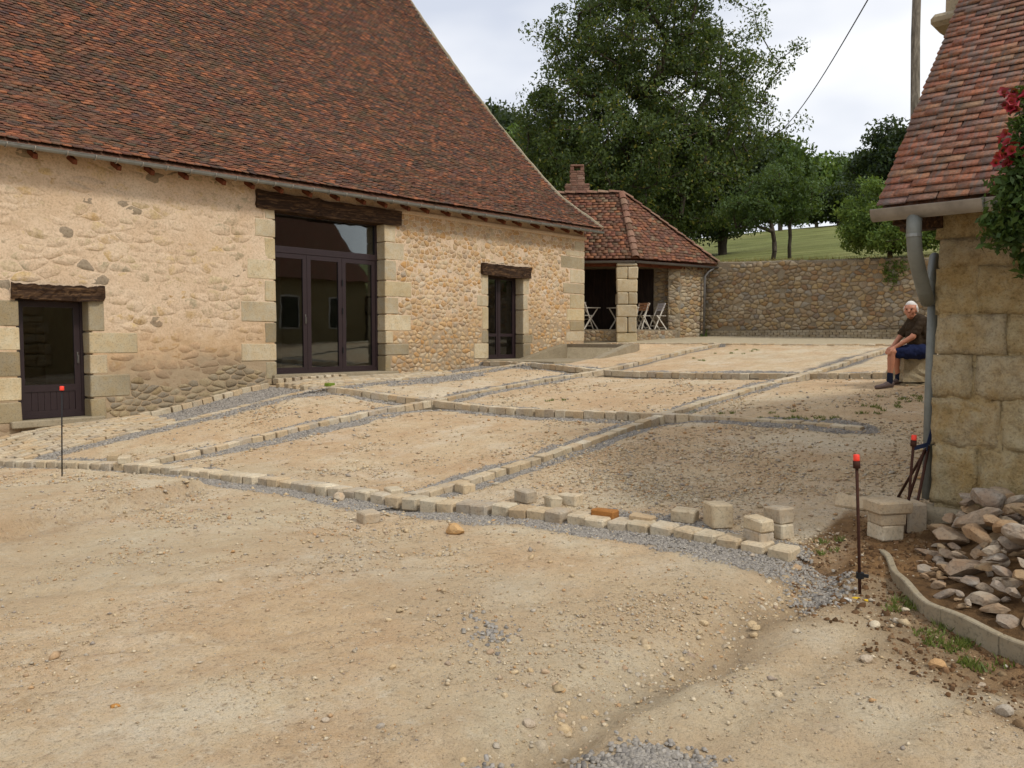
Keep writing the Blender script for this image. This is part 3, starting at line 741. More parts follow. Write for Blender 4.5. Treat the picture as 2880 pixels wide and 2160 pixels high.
# ------------------------------------------------------------------ tiles
def tile_base(w, L, th, clipc):
    h = w/2
    top = [(-h+clipc, 0), (h-clipc, 0), (h, clipc*.9), (h, L), (-h, L), (-h, clipc*.9)]
    return np.array([(x, y, th) for x, y in top] + [(x, y, 0) for x, y in top], np.float32), np.array(
        [(0,1,2),(0,2,5),(5,2,3),(5,3,4)] + [t_ for i in range(6) for t_ in ((i, 6+i, 6+(i+1) % 6), (i, 6+(i+1) % 6, (i+1) % 6))], np.int32)
def lay_tiles(parent, rows, w, L, th, clipc, mat, seed, limit=300, lift=.03, rough=1.0, margin=450, joint=.006, warp=None, flush=False):
    """rows: (a, b, up, n): tiles from a to b; the ones that show largest are objects, the rest one part"""
    r = np.random.RandomState(seed); bv, bf = tile_base(w-joint, L, th, clipc)
    Ms = []
    for k, (a, b, up, n) in enumerate(rows):
        a = np.array(a, float); b = np.array(b, float); up = np.array(up, float); n = np.array(n, float)
        ln = np.linalg.norm(b-a)
        if ln < w*.6: continue
        e = (b-a)/ln; c = np.arange((.5 if k % 2 else 1.0)*w, ln - w*.3, w) + r.uniform(-.15, .15)*w*rough
        if flush: c = np.concatenate([[.5*w], np.arange((1.0 if k % 2 else 1.5)*w, ln, w)])
        m = len(c); p = a + e*c[:, None]
        p = p + up*(r.normal(0, .008*rough, m))[:, None] + n*(lift + r.normal(0, .004*rough, m))[:, None]
        if flush: p[0] = p[0] - n*.012
        if warp is not None: p = p + n*warp(p, k)[:, None]
        yaw = r.normal(0, .045*rough, m); roll = r.normal(0, .05*rough, m); tilt = np.abs(r.normal(lift/L, .03*rough, m))
        X = e*np.cos(yaw)[:, None] + up*np.sin(yaw)[:, None]; Y = -e*np.sin(yaw)[:, None] + up*np.cos(yaw)[:, None]
        flip = np.sign((np.cross(X, Y)*n).sum(1))[:, None]; X = X*flip + n*roll[:, None]; X /= np.linalg.norm(X, axis=1)[:, None]
        Nn = np.cross(X, Y); Y = Y - Nn*tilt[:, None]; Y -= X*(X*Y).sum(1)[:, None]; Y /= np.linalg.norm(Y, axis=1)[:, None]; Nn = np.cross(X, Y)
        T = np.zeros((m, 3, 4)); T[:, :, 0] = X*(1+r.normal(0, .02, m))[:, None]; T[:, :, 1] = Y; T[:, :, 2] = Nn; T[:, :, 3] = p; Ms.append(T)
    T = np.concatenate(Ms); px, py, dd = proj_np(T[:, :, 3])
    ok = (px > -margin) & (px < 2880+margin) & (py > -margin) & (py < 2160) & (dd > .5); T = T[ok]; px, py, dd = px[ok], py[ok], dd[ok]
    ins = (px > 5) & (px < 2875) & (py > 5); order = np.argsort(dd + np.where(ins, 0, 1000)); T = T[order]
    var = [np_mesh('tile', bv*np.array([1+.03*(i-1), 1, 1+.3*i]), bf, mat) for i in range(3)]
    for i in range(min(limit, len(T))):
        o = link('tile', var[i % 3], parent); o.matrix_basis = Matrix([list(T[i, 0]), list(T[i, 1]), list(T[i, 2]), [0, 0, 0, 1]])
    if len(T) > limit:
        T = T[limit:]; m = len(T)
        V = np.einsum('mij,vj->mvi', T[:, :, :3], bv) + T[:, None, :, 3]
        Fc = (bf[None] + (np.arange(m)*len(bv))[:, None, None]).reshape(-1, 3)
        rn = np.repeat(r.rand(m), len(bv))
        stuff(link('tile_field', np_mesh('tile_field', V.reshape(-1, 3), Fc, mat, False, {'rnd': rn}), parent))
    return len(T)
def half_gutter(a, b, rad, up=(0, 0, 1), out=None, n=10, th=.004):
    """open half-round gutter from a to b"""
    a = Vector(a); b = Vector(b); d = (b-a).normalized(); z = Vector(up); x = d.cross(z).normalized()
    prof = [(rad*math.cos(t_), -rad*math.sin(t_)) for t_ in [math.pi*k/n for k in range(n+1)]]
    prof = [(rad*1.0+.012, .004)] + prof + [(-rad-.004, .012)]
    inner = [(p[0]*.94, p[1]*.94+.003) for p in prof][::-1]
    poly = prof + inner; m = len(poly); mb = MB()
    v = [q + x*p[0] + z*p[1] for q in (a, b) for p in poly]
    f = [(i, (i+1) % m, m+(i+1) % m, m+i) for i in range(m)]
    k = len(prof)
    for s_ in (0, m): f += [tuple(s_+j for j in (i, i+1, m-2-i, m-1-i)) for i in range(k-1)]
    # closed ends
    f += [tuple(range(k)), tuple(m+i for i in range(k))[::-1]]
    return mb.add(v, f)

# ------------------------------------------------------------------ the barn
barn = thing('stone_barn', 'long stone barn with a steep dark red tiled roof and brown doors', 'barn', (10, BW, E-1.5))
BX0, BX1, BY1 = -6.0, 20.4, 34.6
PROF = [(0, 3.36), (.8, 3.9), (1.65, 4.5), (2.5, 5.30), (3.45, 6.26), (4.6, 7.5), (5.87, 8.93), (7.5, 10.88), (9.19, 12.95), (9.98, 13.95)]
EY = BW - .42                                             # eave line
RY = EY + PROF[-1][0]
def W(px, py, d=0.0): p = on_y(px, py, BW + d); return p.x, p.z
# openings in the face: u0, u1, z0, z1
LD = (W(54, 900)[0], W(248, 900)[0], W(60, 1184)[1], W(60, 838)[1])
BD = (W(775, 800)[0], W(1081, 800)[0], E-.745, W(775, 590)[1])
SD = (W(1373, 900)[0], W(1470, 900)[0], E-.535, W(1373, 770)[1])
GAPW = .06
def wall_boxes(x0, x1, z0, z1, y0, y1, holes):
    mb = MB(); hs = sorted(holes); x = x0
    for (a, b, c, d) in hs:
        mb.box((x, y0, z0), (a, y1, z1)); mb.box((a, y0, d), (b, y1, z1)); mb.box((a, y0, z0), (b, y1, c)); x = b
    mb.box((x, y0, z0), (x1, y1, z1)); return mb
HO = [(h[0]-GAPW, h[1]+GAPW, h[2]-.02, h[3]+.06) for h in (LD, BD, SD)]
wall_boxes(BX0, BX1, E-2.6, E+3.42, BW, BW+.55, HO).build('front_wall', M['mortar'], barn)
ZT = E+3.3
gp = [(BW+.56, E-2.6), (BY1-.1, E-2.6), (BY1-.1, E+3.3)] + [(2*RY-EY-r_, E+h-.25) for r_, h in PROF[1:]] + [(EY+r_, E+h-.25) for r_, h in PROF[-2:0:-1]] + [(BW+.56, E+3.6)]
for xx in (BX0, BX1-.5): MB().prism([(y_, z_-(.3 if xx < 0 and z_ > E else 0)) for y_, z_ in gp], 0, xx, xx+.5).build('gable_wall', M['mortar'], barn)
MB().box((BX0+.5, BY1-.6, E-2.6), (BX1-.5, BY1-.1, E+3.3)).build('back_wall', M['mortar'], barn)
MB().box((BX0+.5, BW+.56, E-2.0), (8.0, BY1-.6, LD[2]-.03)).build('inner_floor', M['interior_floor'], barn)
MB().box((8.2, BW+.56, E-2.0), (BX1-.5, BY1-.6, BD[2]-.03)).build('inner_floor', M['interior_floor'], barn)
MB().box((8.0, BW+.56, E-2.0), (8.2, 24.0, E+3.4)).build('partition', M['interior'], barn)
MB().box((8.2, 21.5, E-.8), (BX1-.5, 21.7, E+3.4)).build('partition', M['interior'], barn)
MB().box((13.6, BW+.56, E-.8), (13.75, 21.5, E+3.4)).build('partition', M['interior'], barn)
MB().box((BX0+.5, BW+.56, E+3.45), (BX1-.5, BY1-.6, E+3.55)).build('inner_ceiling', M['interior'], barn)
# roof slabs under the tiles; the old eaves sink a little towards the left end
def eoff(x): return -.14*max(0., (20.8-x)/16.5)
def roof_slab(side, x0, x1, drop, th, name, mat, parent, n0=0):
    mb = MB(); pr = PROF[n0:]
    ys = [EY+r_ if side > 0 else 2*RY-EY-r_ for r_, h in pr]; zs = [E+h-drop for r_, h in pr]
    up = [(y, z) for y, z in zip(ys, zs)]; lo = [(y, z-th) for y, z in zip(ys, zs)][::-1]
    mb.prism(up+lo, 0, x0, x1); mb.v = [(v[0], v[1], v[2]+eoff(v[0])) for v in mb.v]
    return mb.build(name, mat, parent)
VX = 20.78
roof = roof_slab(1, BX0-.3, VX-.06, .02, .1, 'roof', M['tile_old'], barn)
roof_slab(-1, BX0-.3, VX-.06, .02, .1, 'rear_roof', M['tile_old'], barn)
# smooth profile, sagging slightly along the barn
pr = np.array(PROF); seg = np.hypot(np.diff(pr[:, 0]), np.diff(pr[:, 1])); cl = np.concatenate([[0], np.cumsum(seg)])
EXP = .098; rows = []
def prof_at(l): return np.interp(l, cl, pr[:, 0]), np.interp(l, cl, pr[:, 1])
l = -.03; k = 0
while l < cl[-1]-.1:
    r0, h0 = prof_at(max(l, 0)); r1, h1 = prof_at(max(l, 0)+.25); d = np.array([0, r1-r0, h1-h0]); d /= np.linalg.norm(d)
    n_ = np.array([0, -d[2], d[1]])
    a = np.array([.2, EY+r0+(l if l < 0 else 0), E+h0]); rows.append((a+np.array([0, 0, eoff(.2)]), a*np.array([0, 1, 1])+np.array([VX, 0, 0]), d, n_))
    l += EXP*(1+.1*(random.Random(k).random()-.5)); k += 1
def sag(p, k): return .11*fbm(p[:, 0]*.22, p[:, 2]*.25, 3, 91) + .045*fbm(p[:, 0]*1.1, p[:, 2]*1.3, 2, 95)
lay_tiles(roof, rows, .165, .17, .014, .022, M['tile_old'], 11, lift=.04, rough=.8, warp=sag)
# verge mortar along the right gable
mb = MB()
vp = []
for l in np.arange(0, cl[-1], .28):
    r0, h0 = prof_at(l); vp.append((VX+.0+rng.gauss(0, .008), EY+r0, E+h0+.03+rng.gauss(0, .008)))
mb.tube(vp, .055, 6).build('verge_mortar', M['concrete'], roof)
# gutter with its hooks, rafter feet
gz0 = E+3.30
GEND = 20.72
half_gutter((BX0-.2, EY-.05, gz0+eoff(BX0)-.0), (GEND, EY-.05, gz0-.03), .058).build('gutter', M['zinc'], barn, smooth=True)
hook = MB().tube([(0, .075*math.cos(t_), -.075*math.sin(t_)) for t_ in [math.pi*k/8 for k in range(9)]], .009, 5).mesh('gutter_hook', M['zinc_pale'], True)
for i in range(48):
    x = -.3 + i*.44 + rng.uniform(-.05, .05)
    if x < GEND-.1: link('gutter_hook', hook, barn, (x, EY-.05, gz0-.03*(x+6)/27+eoff(x)))
raf = rough_block('rafter_foot', .075, .34, .09, M['rafter'], 5, .006, .004)
for i in range(40):
    x = .2 + i*.68 + rng.uniform(-.06, .06)
    if x < 20.3: link('rafter_foot', raf, barn, (x, BW-.13, E+3.2+eoff(x)), (R(26), 0, 0))
MB().box((12.9, BW-.07, E+3.02), (BX1+.05, BW+.02, E+3.13)).build('cornice', M['mortar'], barn, bevel=.03)
# lintel beams
def beam(px0, py0, px1, h, seed, y0=-.09, y1=.33):
    u0, z0 = W(px0, py0); u1, _ = W(px1, py0); r = random.Random(seed)
    mb = MB(); n = 26; V = []; Fc = []; m = 12
    prof = [(y0, 0), (y0-.006, h*.25), (y0+.004, h*.5), (y0-.004, h*.75), (y0, h), (y0*.5+y1*.5, h+.005), (y1, h), (y1, h*.66), (y1, h*.33), (y1, 0), (y0*.3+y1*.7, 0), (y0*.7+y1*.3, 0)]
    for i in range(n+1):
        x = u0+(u1-u0)*i/n; sag = -.02*math.sin(math.pi*i/n)
        for k, (yy, zz) in enumerate(prof): V.append((x + (r.uniform(-.02, .02) if i in (0, n) else 0), BW+yy+r.gauss(0, .012), z0+zz+sag+r.gauss(0, .010)))
    for i in range(n):
        for k in range(m): Fc.append((i*m+k, i*m+(k+1) % m, (i+1)*m+(k+1) % m, (i+1)*m+k))
    Fc += [tuple(range(m))[::-1], tuple(n*m+k for k in range(m))]
    mb.add(V, Fc).build('lintel_beam', M['beam'], barn)
    return (u0, u1, z0, z0+h)
HB = [beam(30, 838, 290, .26, 1), beam(718, 583, 1123, .36, 2), beam(1352, 772, 1489, .31, 3)]
# dressed quoins (photo rectangles on the wall face: x0, y0, x1, y1); the edge at the opening returns into the reveal
def c1(x0, y0, x1, y1): return (x0/1.844, 300+y0/1.844, x1/1.844, 300+y1/1.844)
def c4(x0, y0, x1, y1): return (760+x0/2.96, 540+y0/2.96, 760+x1/2.96, 540+y1/2.96)
def c5(x0, y0, x1, y1): return (1300+x0/4.88, 720+y0/4.88, 1300+x1/4.88, 720+y1/4.88)
QU = []
def q_col(items, edge, side, depth):
    """items: rectangles in photo px; edge: world u of the opening edge; side -1: stones to the left of it"""
    for (a, b, c, d) in items:
        if side < 0: u0 = W(a, (b+d)/2)[0]; u1 = edge; zc = (a+c)/2
        else: u0 = edge; u1 = W(c, (b+d)/2)[0]
        xm = a if side > 0 else c
        QU.append((u0, u1, W(xm, d)[1], W(xm, b)[1], depth))
q_col([c1(1370,525,1428,588), c1(1320,590,1432,682), c1(1370,685,1435,795), c1(1280,797,1435,900), c1(1372,902,1436,1012), c1(1248,1014,1437,1118), c1(1372,1120,1438,1225), c1(1250,1227,1440,1318), c1(1378,1320,1440,1412)], BD[0], -1, .3)
q_col([c4(950,250,1040,413), c4(950,416,1110,560), c4(950,563,1050,733), c4(950,736,1175,870), c4(950,873,1065,1015), c4(950,1019,1170,1156), c4(950,1159,1020,1262), c4(950,1266,1150,1360), c4(950,1364,1000,1500)], BD[1], 1, .3)
q_col([c1(455,998,540,1165), c1(455,1169,715,1282), c1(455,1286,560,1388), c1(455,1392,675,1510), c1(455,1515,550,1622)], LD[1], 1, .3)
q_col([c1(-40,1005,100,1140), c1(-110,1145,103,1265), c1(-40,1270,105,1400), c1(-120,1405,108,1525), c1(-60,1530,112,1640)], LD[0], -1, .3)
q_col([c5(260,245,357,535), c5(195,540,357,695), c5(270,700,355,1010), c5(270,1015,352,1195), c5(160,1200,352,1410)], SD[0], -1, .3)
q_col([c5(830,285,915,530), c5(830,535,895,740), c5(830,745,910,1075), c5(830,1080,960,1200), c5(830,1204,930,1420)], SD[1], 1, .3)
q_col([c5(1540,-190,1617,-65), c5(1420,-60,1617,15), c5(1350,20,1617,187), c5(1475,191,1617,380), c5(1380,384,1617,525), c5(1475,530,1610,725), c5(1430,730,1605,893), c5(1475,897,1605,1030), c5(1420,1035,1595,1172)], BX1+.02, -1, .3)
holes = [(h[0]-.01, h[1]+.01, h[2]-.3, h[3]+.02) for h in (LD, BD, SD)] + [(b[0], b[1], b[2]-.01, b[3]+.02) for b in HB]
for i, (u0, u1, z0, z1, dep) in enumerate(QU):
    r = random.Random(i*7+1); low = z0 < float(rowz(u0, 15.4)) + E + .45
    old = (low and r.random() < .6) or r.random() < .06
    me = rough_block('quoin', u1-u0-.012, dep+.02, z1-z0-.012, M['ashlar_old' if old else 'ashlar'], i, .014, .007)
    link('quoin', me, barn, ((u0+u1)/2, BW-.018-r.uniform(0, .008)+(dep+.02)/2, z0+.006))
    holes.append((u0, u1, z0, z1))
# rubble of the two halves of the front
plb = Plane((0, BW, 0), (1, 0, 0), (0, -1, 0))
def above(u, v): return v > float(gz(np.array([u]), np.array([15.45]))[0]) - .1
def vis_r(u, v): return above(u, v) and v < E+3.1
masonry(barn, plb, [(1.0, 9.6, E-1.9, E+3.25, .33, .165)], M['smeared'], 240, .0125, .006, 5, lambda u, v: above(u, v) and not (u > 5.5 and v < E-.95+(u-6)*.12+.12*math.sin(u*3.1)), holes)
masonry(barn, plb, [(5.6, 9.6, E-1.75, E-.5, .2, .105)], M['rubble_base'], 110, .02, .007, 6, lambda u, v: above(u, v) and v < E-.95+(u-6)*.12+.12*math.sin(u*3.1), holes)
masonry(barn, plb, [(12.35, 20.1, E-1.0, E+3.1, .15, .11)], M['rubble'], 300, .017, .006, 8, vis_r, holes)
masonry(barn, plb, [(9.55, 12.6, E+2.3, E+3.2, .35, .18)], M['smeared'], 20, .012, .010, 9, above, holes)
# lime pointing smeared over the stones: an uneven skin that lets them show here and there
def pointing(u0, u1, v0, v1, step, amp, base, seed, mat):
    us = np.arange(u0, u1, step); vs_ = np.arange(v0, v1, step); U, V = np.meshgrid(us, vs_, indexing='ij')
    d = base + amp*(fbm(U*1.6, V*2.4, 3, seed)*.7 + fbm(U*6, V*9, 3, seed+5)*.8 + fbm(U*17, V*22, 2, seed+9)*.45)
    P = np.stack([U, np.full_like(U, BW) - d, V], -1).reshape(-1, 3); nu, nv = U.shape; ix = np.arange(nu*nv).reshape(nu, nv)
    q = np.stack([ix[:-1, :-1], ix[1:, :-1], ix[1:, 1:], ix[:-1, 1:]], -1).reshape(-1, 4)
    cu = (U[:-1, :-1]+step/2).ravel(); cv = (V[:-1, :-1]+step/2).ravel(); ok = np.ones(len(q), bool)
    for (a0, a1, b0, b1) in [(h[0]-.06, h[1]+.06, h[2]-.3, h[3]+.06) for h in (LD, BD, SD)]: ok &= ~((cu > a0) & (cu < a1) & (cv > b0) & (cv < b1))
    link('lime_pointing', np_mesh('lime_pointing', P, q[ok], mat, True), barn)
pointing(.5, 12.35, E-2.0, E+3.4, .028, .018, .0098, 101, M['mortar'])
pointing(12.35, 20.35, E-1.2, E+3.4, .028, .022, .0098, 102, M['mortar'])

# ------------------------------------------------------------------ doors
def framed(t, u0, u1, z0, z1, y, wd, dp, mat, name='frame'):
    """a rectangular frame of four bars, one mesh"""
    mb = MB(); mb.box((u0, y, z0), (u0+wd, y+dp, z1)); mb.box((u1-wd, y, z0), (u1, y+dp, z1))
    mb.box((u0+wd, y+.001, z1-wd), (u1-wd, y+dp-.001, z1)); mb.box((u0+wd, y+.001, z0), (u1-wd, y+dp-.001, z0+wd))
    return mb.build(name, mat, t)
def pane(t, u0, u1, z0, z1, y): return MB().box((u0, y, z0), (u1, y+.012, z1)).build('pane', M['glass'], t)
FY = BW + .27
def handle(t, u, z, y):
    mb = MB(); mb.box((u-.012, y-.012, z-.10), (u+.012, y, z+.10)); mb.bar((u, y-.04, z+.03), (u, y-.04, z-.10), .018, .014); mb.bar((u, y-.005, z+.03), (u, y-.045, z+.03), .016, .016)
    mb.build('handle', M['steel'], t, bevel=.003)
# left door: one large pane over a boarded panel
t = link('door', None, barn, (LD[0], FY, LD[2])); t.empty_display_size = .2
a, b, c, d = LD; a -= .03; b += .03
framed(t, a, b, c, d+.04, FY, .07, .08, M['frame'])
lf = framed(t, a+.074, b-.074, c+.03, d-.036, FY+.012, .10, .05, M['frame'], 'leaf_frame')
zz = W(150, 1092)[1]
MB().box((a+.17, FY+.014, zz-.07), (b-.17, FY+.06, zz+.05)).build('rail', M['frame'], t)
n = 8; x0, x1 = a+.175, b-.175
for i in range(n): MB().box((x0+(x1-x0)*i/n+.002, FY+.03, c+.13), (x0+(x1-x0)*(i+1)/n-.002, FY+.045, zz-.07)).build('board', M['frame'], t, bevel=.003)
pane(t, a+.174, b-.174, zz+.05, d-.136, FY+.035); handle(t, b-.12, c+1.05, FY+.01)
sill = rough_block('door_sill', b-a+.35, .42, .12, M['concrete'], 71, .02, .015); link('door_sill', sill, barn, ((a+b)/2+.02, BW+.08, c-.125))
# large doorway: fanlight over three glazed leaves
t = link('glazed_doorway', None, barn, (BD[0], FY, BD[2])); t.empty_display_size = .2
a, b, c, d = BD; a -= .03; b += .03; tz = W(779, 700, .3)[1]
framed(t, a, b, c, d+.04, FY, .075, .1, M['frame'])
MB().box((a+.075, FY+.003, tz-.07), (b-.075, FY+.095, tz+.07)).build('transom', M['frame'], t, bevel=.006)
pane(t, a+.075, b-.075, tz+.07, d-.03, FY+.05)
xs_ = [a+.078, a+.078+(b-a-.156)*.325, a+.078+(b-a-.156)*.66, b-.078]
for i in range(3):
    lfp = framed(t, xs_[i]+.004, xs_[i+1]-.004, c+.03, tz-.074, FY+.016, .10, .06, M['frame'], 'door_leaf')
    pane(lfp, xs_[i]+.104, xs_[i+1]-.104, c+.13, tz-.174, FY+.04)
    if i == 1:
        for zz in (c+.5, c+1.4, c+2.05): MB().tube([(xs_[2], FY-.002, zz-.07), (xs_[2], FY-.002, zz+.07)], .016, 8).build('hinge', M['black'], lfp)
handle(t, xs_[1]-.05, c+1.2, FY+.016)
MB().box((a-.1, BW-.12, c-.12), (b+.3, BW+.5, c-.004)).build('door_sill', M['concrete'], barn, bevel=.015)
for i in range(9):
    link('step_sett', rng.choice(SETT_P), barn, (BD[0]-.1+i*.2, BW-.22, float(rowz(BD[0]+.1*i, 15.3))+E-.045), (0, 0, math.pi/2+rng.gauss(0, .03)))
# small two-leaf door
t = link('glazed_door', None, barn, (SD[0], FY, SD[2])); t.empty_display_size = .2
a, b, c, d = SD; a -= .03; b += .03
framed(t, a, b, c, d+.04, FY, .06, .1, M['frame']); mid = (a+b)/2
for (p0, p1) in ((a+.062, mid-.002), (mid+.002, b-.062)):
    lfp = framed(t, p0, p1, c+.03, d-.024, FY+.016, .085, .06, M['frame'], 'door_leaf')
    MB().box((p0+.085, FY+.02, c+.62), (p1-.085, FY+.07, c+.70)).build('rail', M['frame'], lfp)
    pane(lfp, p0+.085, p1-.085, c+.70, d-.11, FY+.04); pane(lfp, p0+.085, p1-.085, c+.115, c+.62, FY+.04)
MB().box((mid-.022, FY+.004, c+.03), (mid+.022, FY+.016, d-.024)).build('cover_strip', M['frame'], t)
link('door_sill', rough_block('door_sill', b-a+.2, .5, .09, M['concrete'], 73, .02, .01), barn, ((a+b)/2, BW+.1, c-.092))
# ------------------------------------------------------------------ open shed beyond the barn
def CW(X, Z, z=0): p = RIGHT*X + FWD0*Z; return Vector((p.x, p.y, E+z))
S0 = CW(3.92, 26.57, 2.6); S1 = CW(7.01, 28.57, 2.6); e1 = (RIGHT*-.99 + FWD0*.10).normalized(); e2 = (S1-S0).normalized()
W2 = (S1-S0).length; S2 = S0 + e1*4.6; S3 = S1 + e1*4.6
APX = CW(3.62, 27.76, 4.83); RG = APX + e1*4.0
def SP(a, b, z): p = S0 + e1*a + e2*b; return Vector((p.x, p.y, E+z))
shed = thing('open_shed', 'open-fronted stone shed with a hipped mossy tile roof beyond the barn', 'shed', (S0.x, S0.y, E))
Z3 = Vector((0, 0, 1))
def quad_slab(pts, th, name, mat, parent):
    pts = [Vector(p) for p in pts]; n_ = (pts[1]-pts[0]).cross(pts[2]-pts[0]).normalized(); n_ = n_ if n_.z > 0 else -n_
    mb = MB(); k = len(pts); v = pts + [p - n_*th for p in pts]
    return mb.add(v, [tuple(range(k)), tuple(range(k, 2*k))[::-1]] + [(i, (i+1) % k, k+(i+1) % k, k+i) for i in range(k)]).build(name, mat, parent)
sroof = quad_slab([S2, S0, APX, RG], .08, 'roof', M['tile_shed'], shed)
quad_slab([S0, S1, APX], .08, 'roof_hip', M['tile_shed'], shed)
quad_slab([S1, S3, RG, APX], .08, 'roof_rear', M['tile_shed'], shed)
def face_rows(a, b, ta, tb, exp):
    a, b, ta, tb = (Vector(p) for p in (a, b, ta, tb)); n_ = (b-a).cross(ta-a).normalized(); n_ = n_ if n_.z > 0 else -n_
    e = (b-a).normalized(); up = n_.cross(e); up = up if up.z > 0 else -up
    H = (ta-a).dot(up); out = []; q = -.05
    while q < H-.05:
        f = max(q, 0)/H; out.append((a.lerp(ta, f)+up*min(q, 0), b.lerp(tb, f)+up*min(q, 0), up, n_)); q += exp
    return out
def wav(p, k): return .07*fbm(p[:, 0]*.7, p[:, 1]*.7+p[:, 2]*.6, 3, 12) + .03*fbm(p[:, 0]*2.5, p[:, 2]*2.5+p[:, 1], 2, 15)
lay_tiles(sroof, face_rows(S2, S0, RG, APX, .105), .2, .2, .015, .016, M['tile_shed'], 5, 150, .045, 1.15, warp=wav)
hipf = [o for o in shed.children if o.name.startswith('roof_hip')][0]
lay_tiles(hipf, face_rows(S0, S1, APX, APX, .105), .2, .2, .015, .016, M['tile_shed'], 6, 150, .045, 1.15, warp=wav)
def ridge_run(a, b, parent, n, rad=.12):
    a = Vector(a); b = Vector(b); d = (b-a).normalized()
    for i in range(n):
        p = a.lerp(b, (i-.12)/n); q = a.lerp(b, (i+1)/n); r = random.Random(i)
        x = d.cross(Z3).normalized(); y = x.cross(d); V = []; m = 7
        for (c, rr, lift) in ((p, rad*1.08, .045), (q, rad*.9, .02)):
            for th in (1, .82):
                V += [c + x*(rr*th*math.cos(math.pi*k/(m-1))) + y*(rr*th*math.sin(math.pi*k/(m-1))*.75 + lift + r.uniform(-.008, .008)) for k in range(m)]
        f = []
        for k in range(m-1):
            f += [(k, k+1, 2*m+k+1, 2*m+k), (m+k+1, m+k, 3*m+k, 3*m+k+1), (k+1, k, m+k, m+k+1), (2*m+k, 2*m+k+1, 3*m+k+1, 3*m+k)]
        MB().add(V, f).build('ridge_tile', M['ridge_tile'], parent)
ridge_run(S0+Vector((0, 0, .03)), APX+Vector((0, 0, .03)), shed, 10); ridge_run(S1+Vector((0, 0, .03)), APX+Vector((0, 0, .03)), shed, 11, .10); ridge_run(RG, APX, shed, 11)
# gutters: front, round the corner to the right end, and the downpipe at the right end
go = Vector((0, 0, -.10))
half_gutter(S2 + go - e2*.06, S0 + go - e2*.06 - e1*.05, .065).build('gutter', M['zinc_dark'], shed, smooth=True)
half_gutter(S0 + go - e1*.055 - e2*.05, S1 + go - e1*.055 + e2*.12 + Vector((0, 0, -.02)), .065).build('gutter', M['zinc_dark'], shed, smooth=True)
dpx = S1 - e1*.055 - e2*.22
MB().tube([dpx + Vector((0, 0, -.17)), dpx + Vector((0, 0, -.3)) + e1*.1 - e2*.1, dpx + Vector((0, 0, -.45)) + e1*.16 - e2*.18, Vector((0, 0, 0)) + dpx + e1*.17 - e2*.19 + Vector((0, 0, -2.52))], .042, 10).build('downpipe', M['zinc_dark'], shed, smooth=True)
# floor platform with a pebbly face, walls, pillar, wall plate
TZ = -.02
def wall_block(a0, a1, b0, b1, z0, z1, name, mat, bevel=0):
    mb = MB(); v = [SP(a, b, z) for z in (z0, z1) for a, b in ((a0, b0), (a1, b0), (a1, b1), (a0, b1))]
    return mb.add(v, [(0,3,2,1),(4,5,6,7),(0,1,5,4),(1,2,6,5),(2,3,7,6),(3,0,4,7)]).build(name, mat, shed, bevel=bevel)
wall_block(.42, 4.5, .40, W2-.3, -.2, .33, 'floor_platform', M['mortar_grey'])
wall_block(.345, 4.5, W2-.495, W2-.1, -.2, 2.62, 'rear_wall', M['mortar_grey'])
wall_block(.33, .73, 2.45, W2-.5, -.2, 2.52, 'end_wall', M['mortar_grey'])
wall_block(.30, .46, .45, W2-.2, 2.36, 2.50, 'wall_plate', M['rafter'], .006)
wall_block(.1, 4.5, .38, .54, 2.36, 2.50, 'wall_plate', M['rafter'], .006)
wall_block(.02, 4.5, .02, W2-.02, 2.50, 2.53, 'soffit', M['rafter'])
tr = random.Random(4)
zz = -.1; k = 0
for h in (.32, .50, .40, .39, .42, .40, .12):
    two = k in (1, 3, 5)
    parts = [(.22, .88, .08, .70)] if not two else [(.22, .53, .08, .70), (.535, .88, .08, .70)]
    for (a0, a1, b0, b1) in parts:
        c = SP((a0+a1)/2, (b0+b1)/2, zz); me = rough_block('pillar_stone', a1-a0-.008+tr.uniform(-.02, .03), b1-b0-.008+tr.uniform(-.03, .03), h-.012, M['ashlar'], 300+k, .035, .016)
        link('pillar_stone', me, shed, c, (0, 0, math.atan2(e1.y, e1.x) + tr.gauss(0, .02)))
    zz += h; k += 1
# rubble on the inside and the end wall
masonry(shed, Plane(SP(.33, 0, 0) - Z3*0, e2, -e1), [(2.45, W2-.1, .0, 2.5, .2, .12)], M['rubble_grey'], 120, .035, .010, 21)
masonry(shed, Plane(SP(0, 2.45, 0), e1, -e2), [(.33, .73, .3, 2.4, .2, .13)], M['rubble_grey'], 60, .03, .010, 27)
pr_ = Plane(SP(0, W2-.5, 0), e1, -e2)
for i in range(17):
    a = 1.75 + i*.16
    wall_block(a+.003, a+.155, W2-.56-tr.uniform(0, .012), W2-.5, .34, 2.4, 'plank', M['dark_plank'])  # dark boards added so the left inside reads as deep shade
masonry(shed, pr_, [(.74, 1.75, .34, 2.5, .2, .13)], M['rubble_grey'], 60, .035, .012, 22)
masonry(shed, Plane(SP(.42, 0, 0), e2, -e1), [(.66, 2.45, -.05, .30, .14, .1)], M['rubble_grey'], 60, .015, .01, 23)
masonry(shed, Plane(SP(0, .40, 0), e1, -e2), [(.8, 4.2, -.05, .30, .14, .1)], M['rubble_grey'], 60, .015, .01, 24)
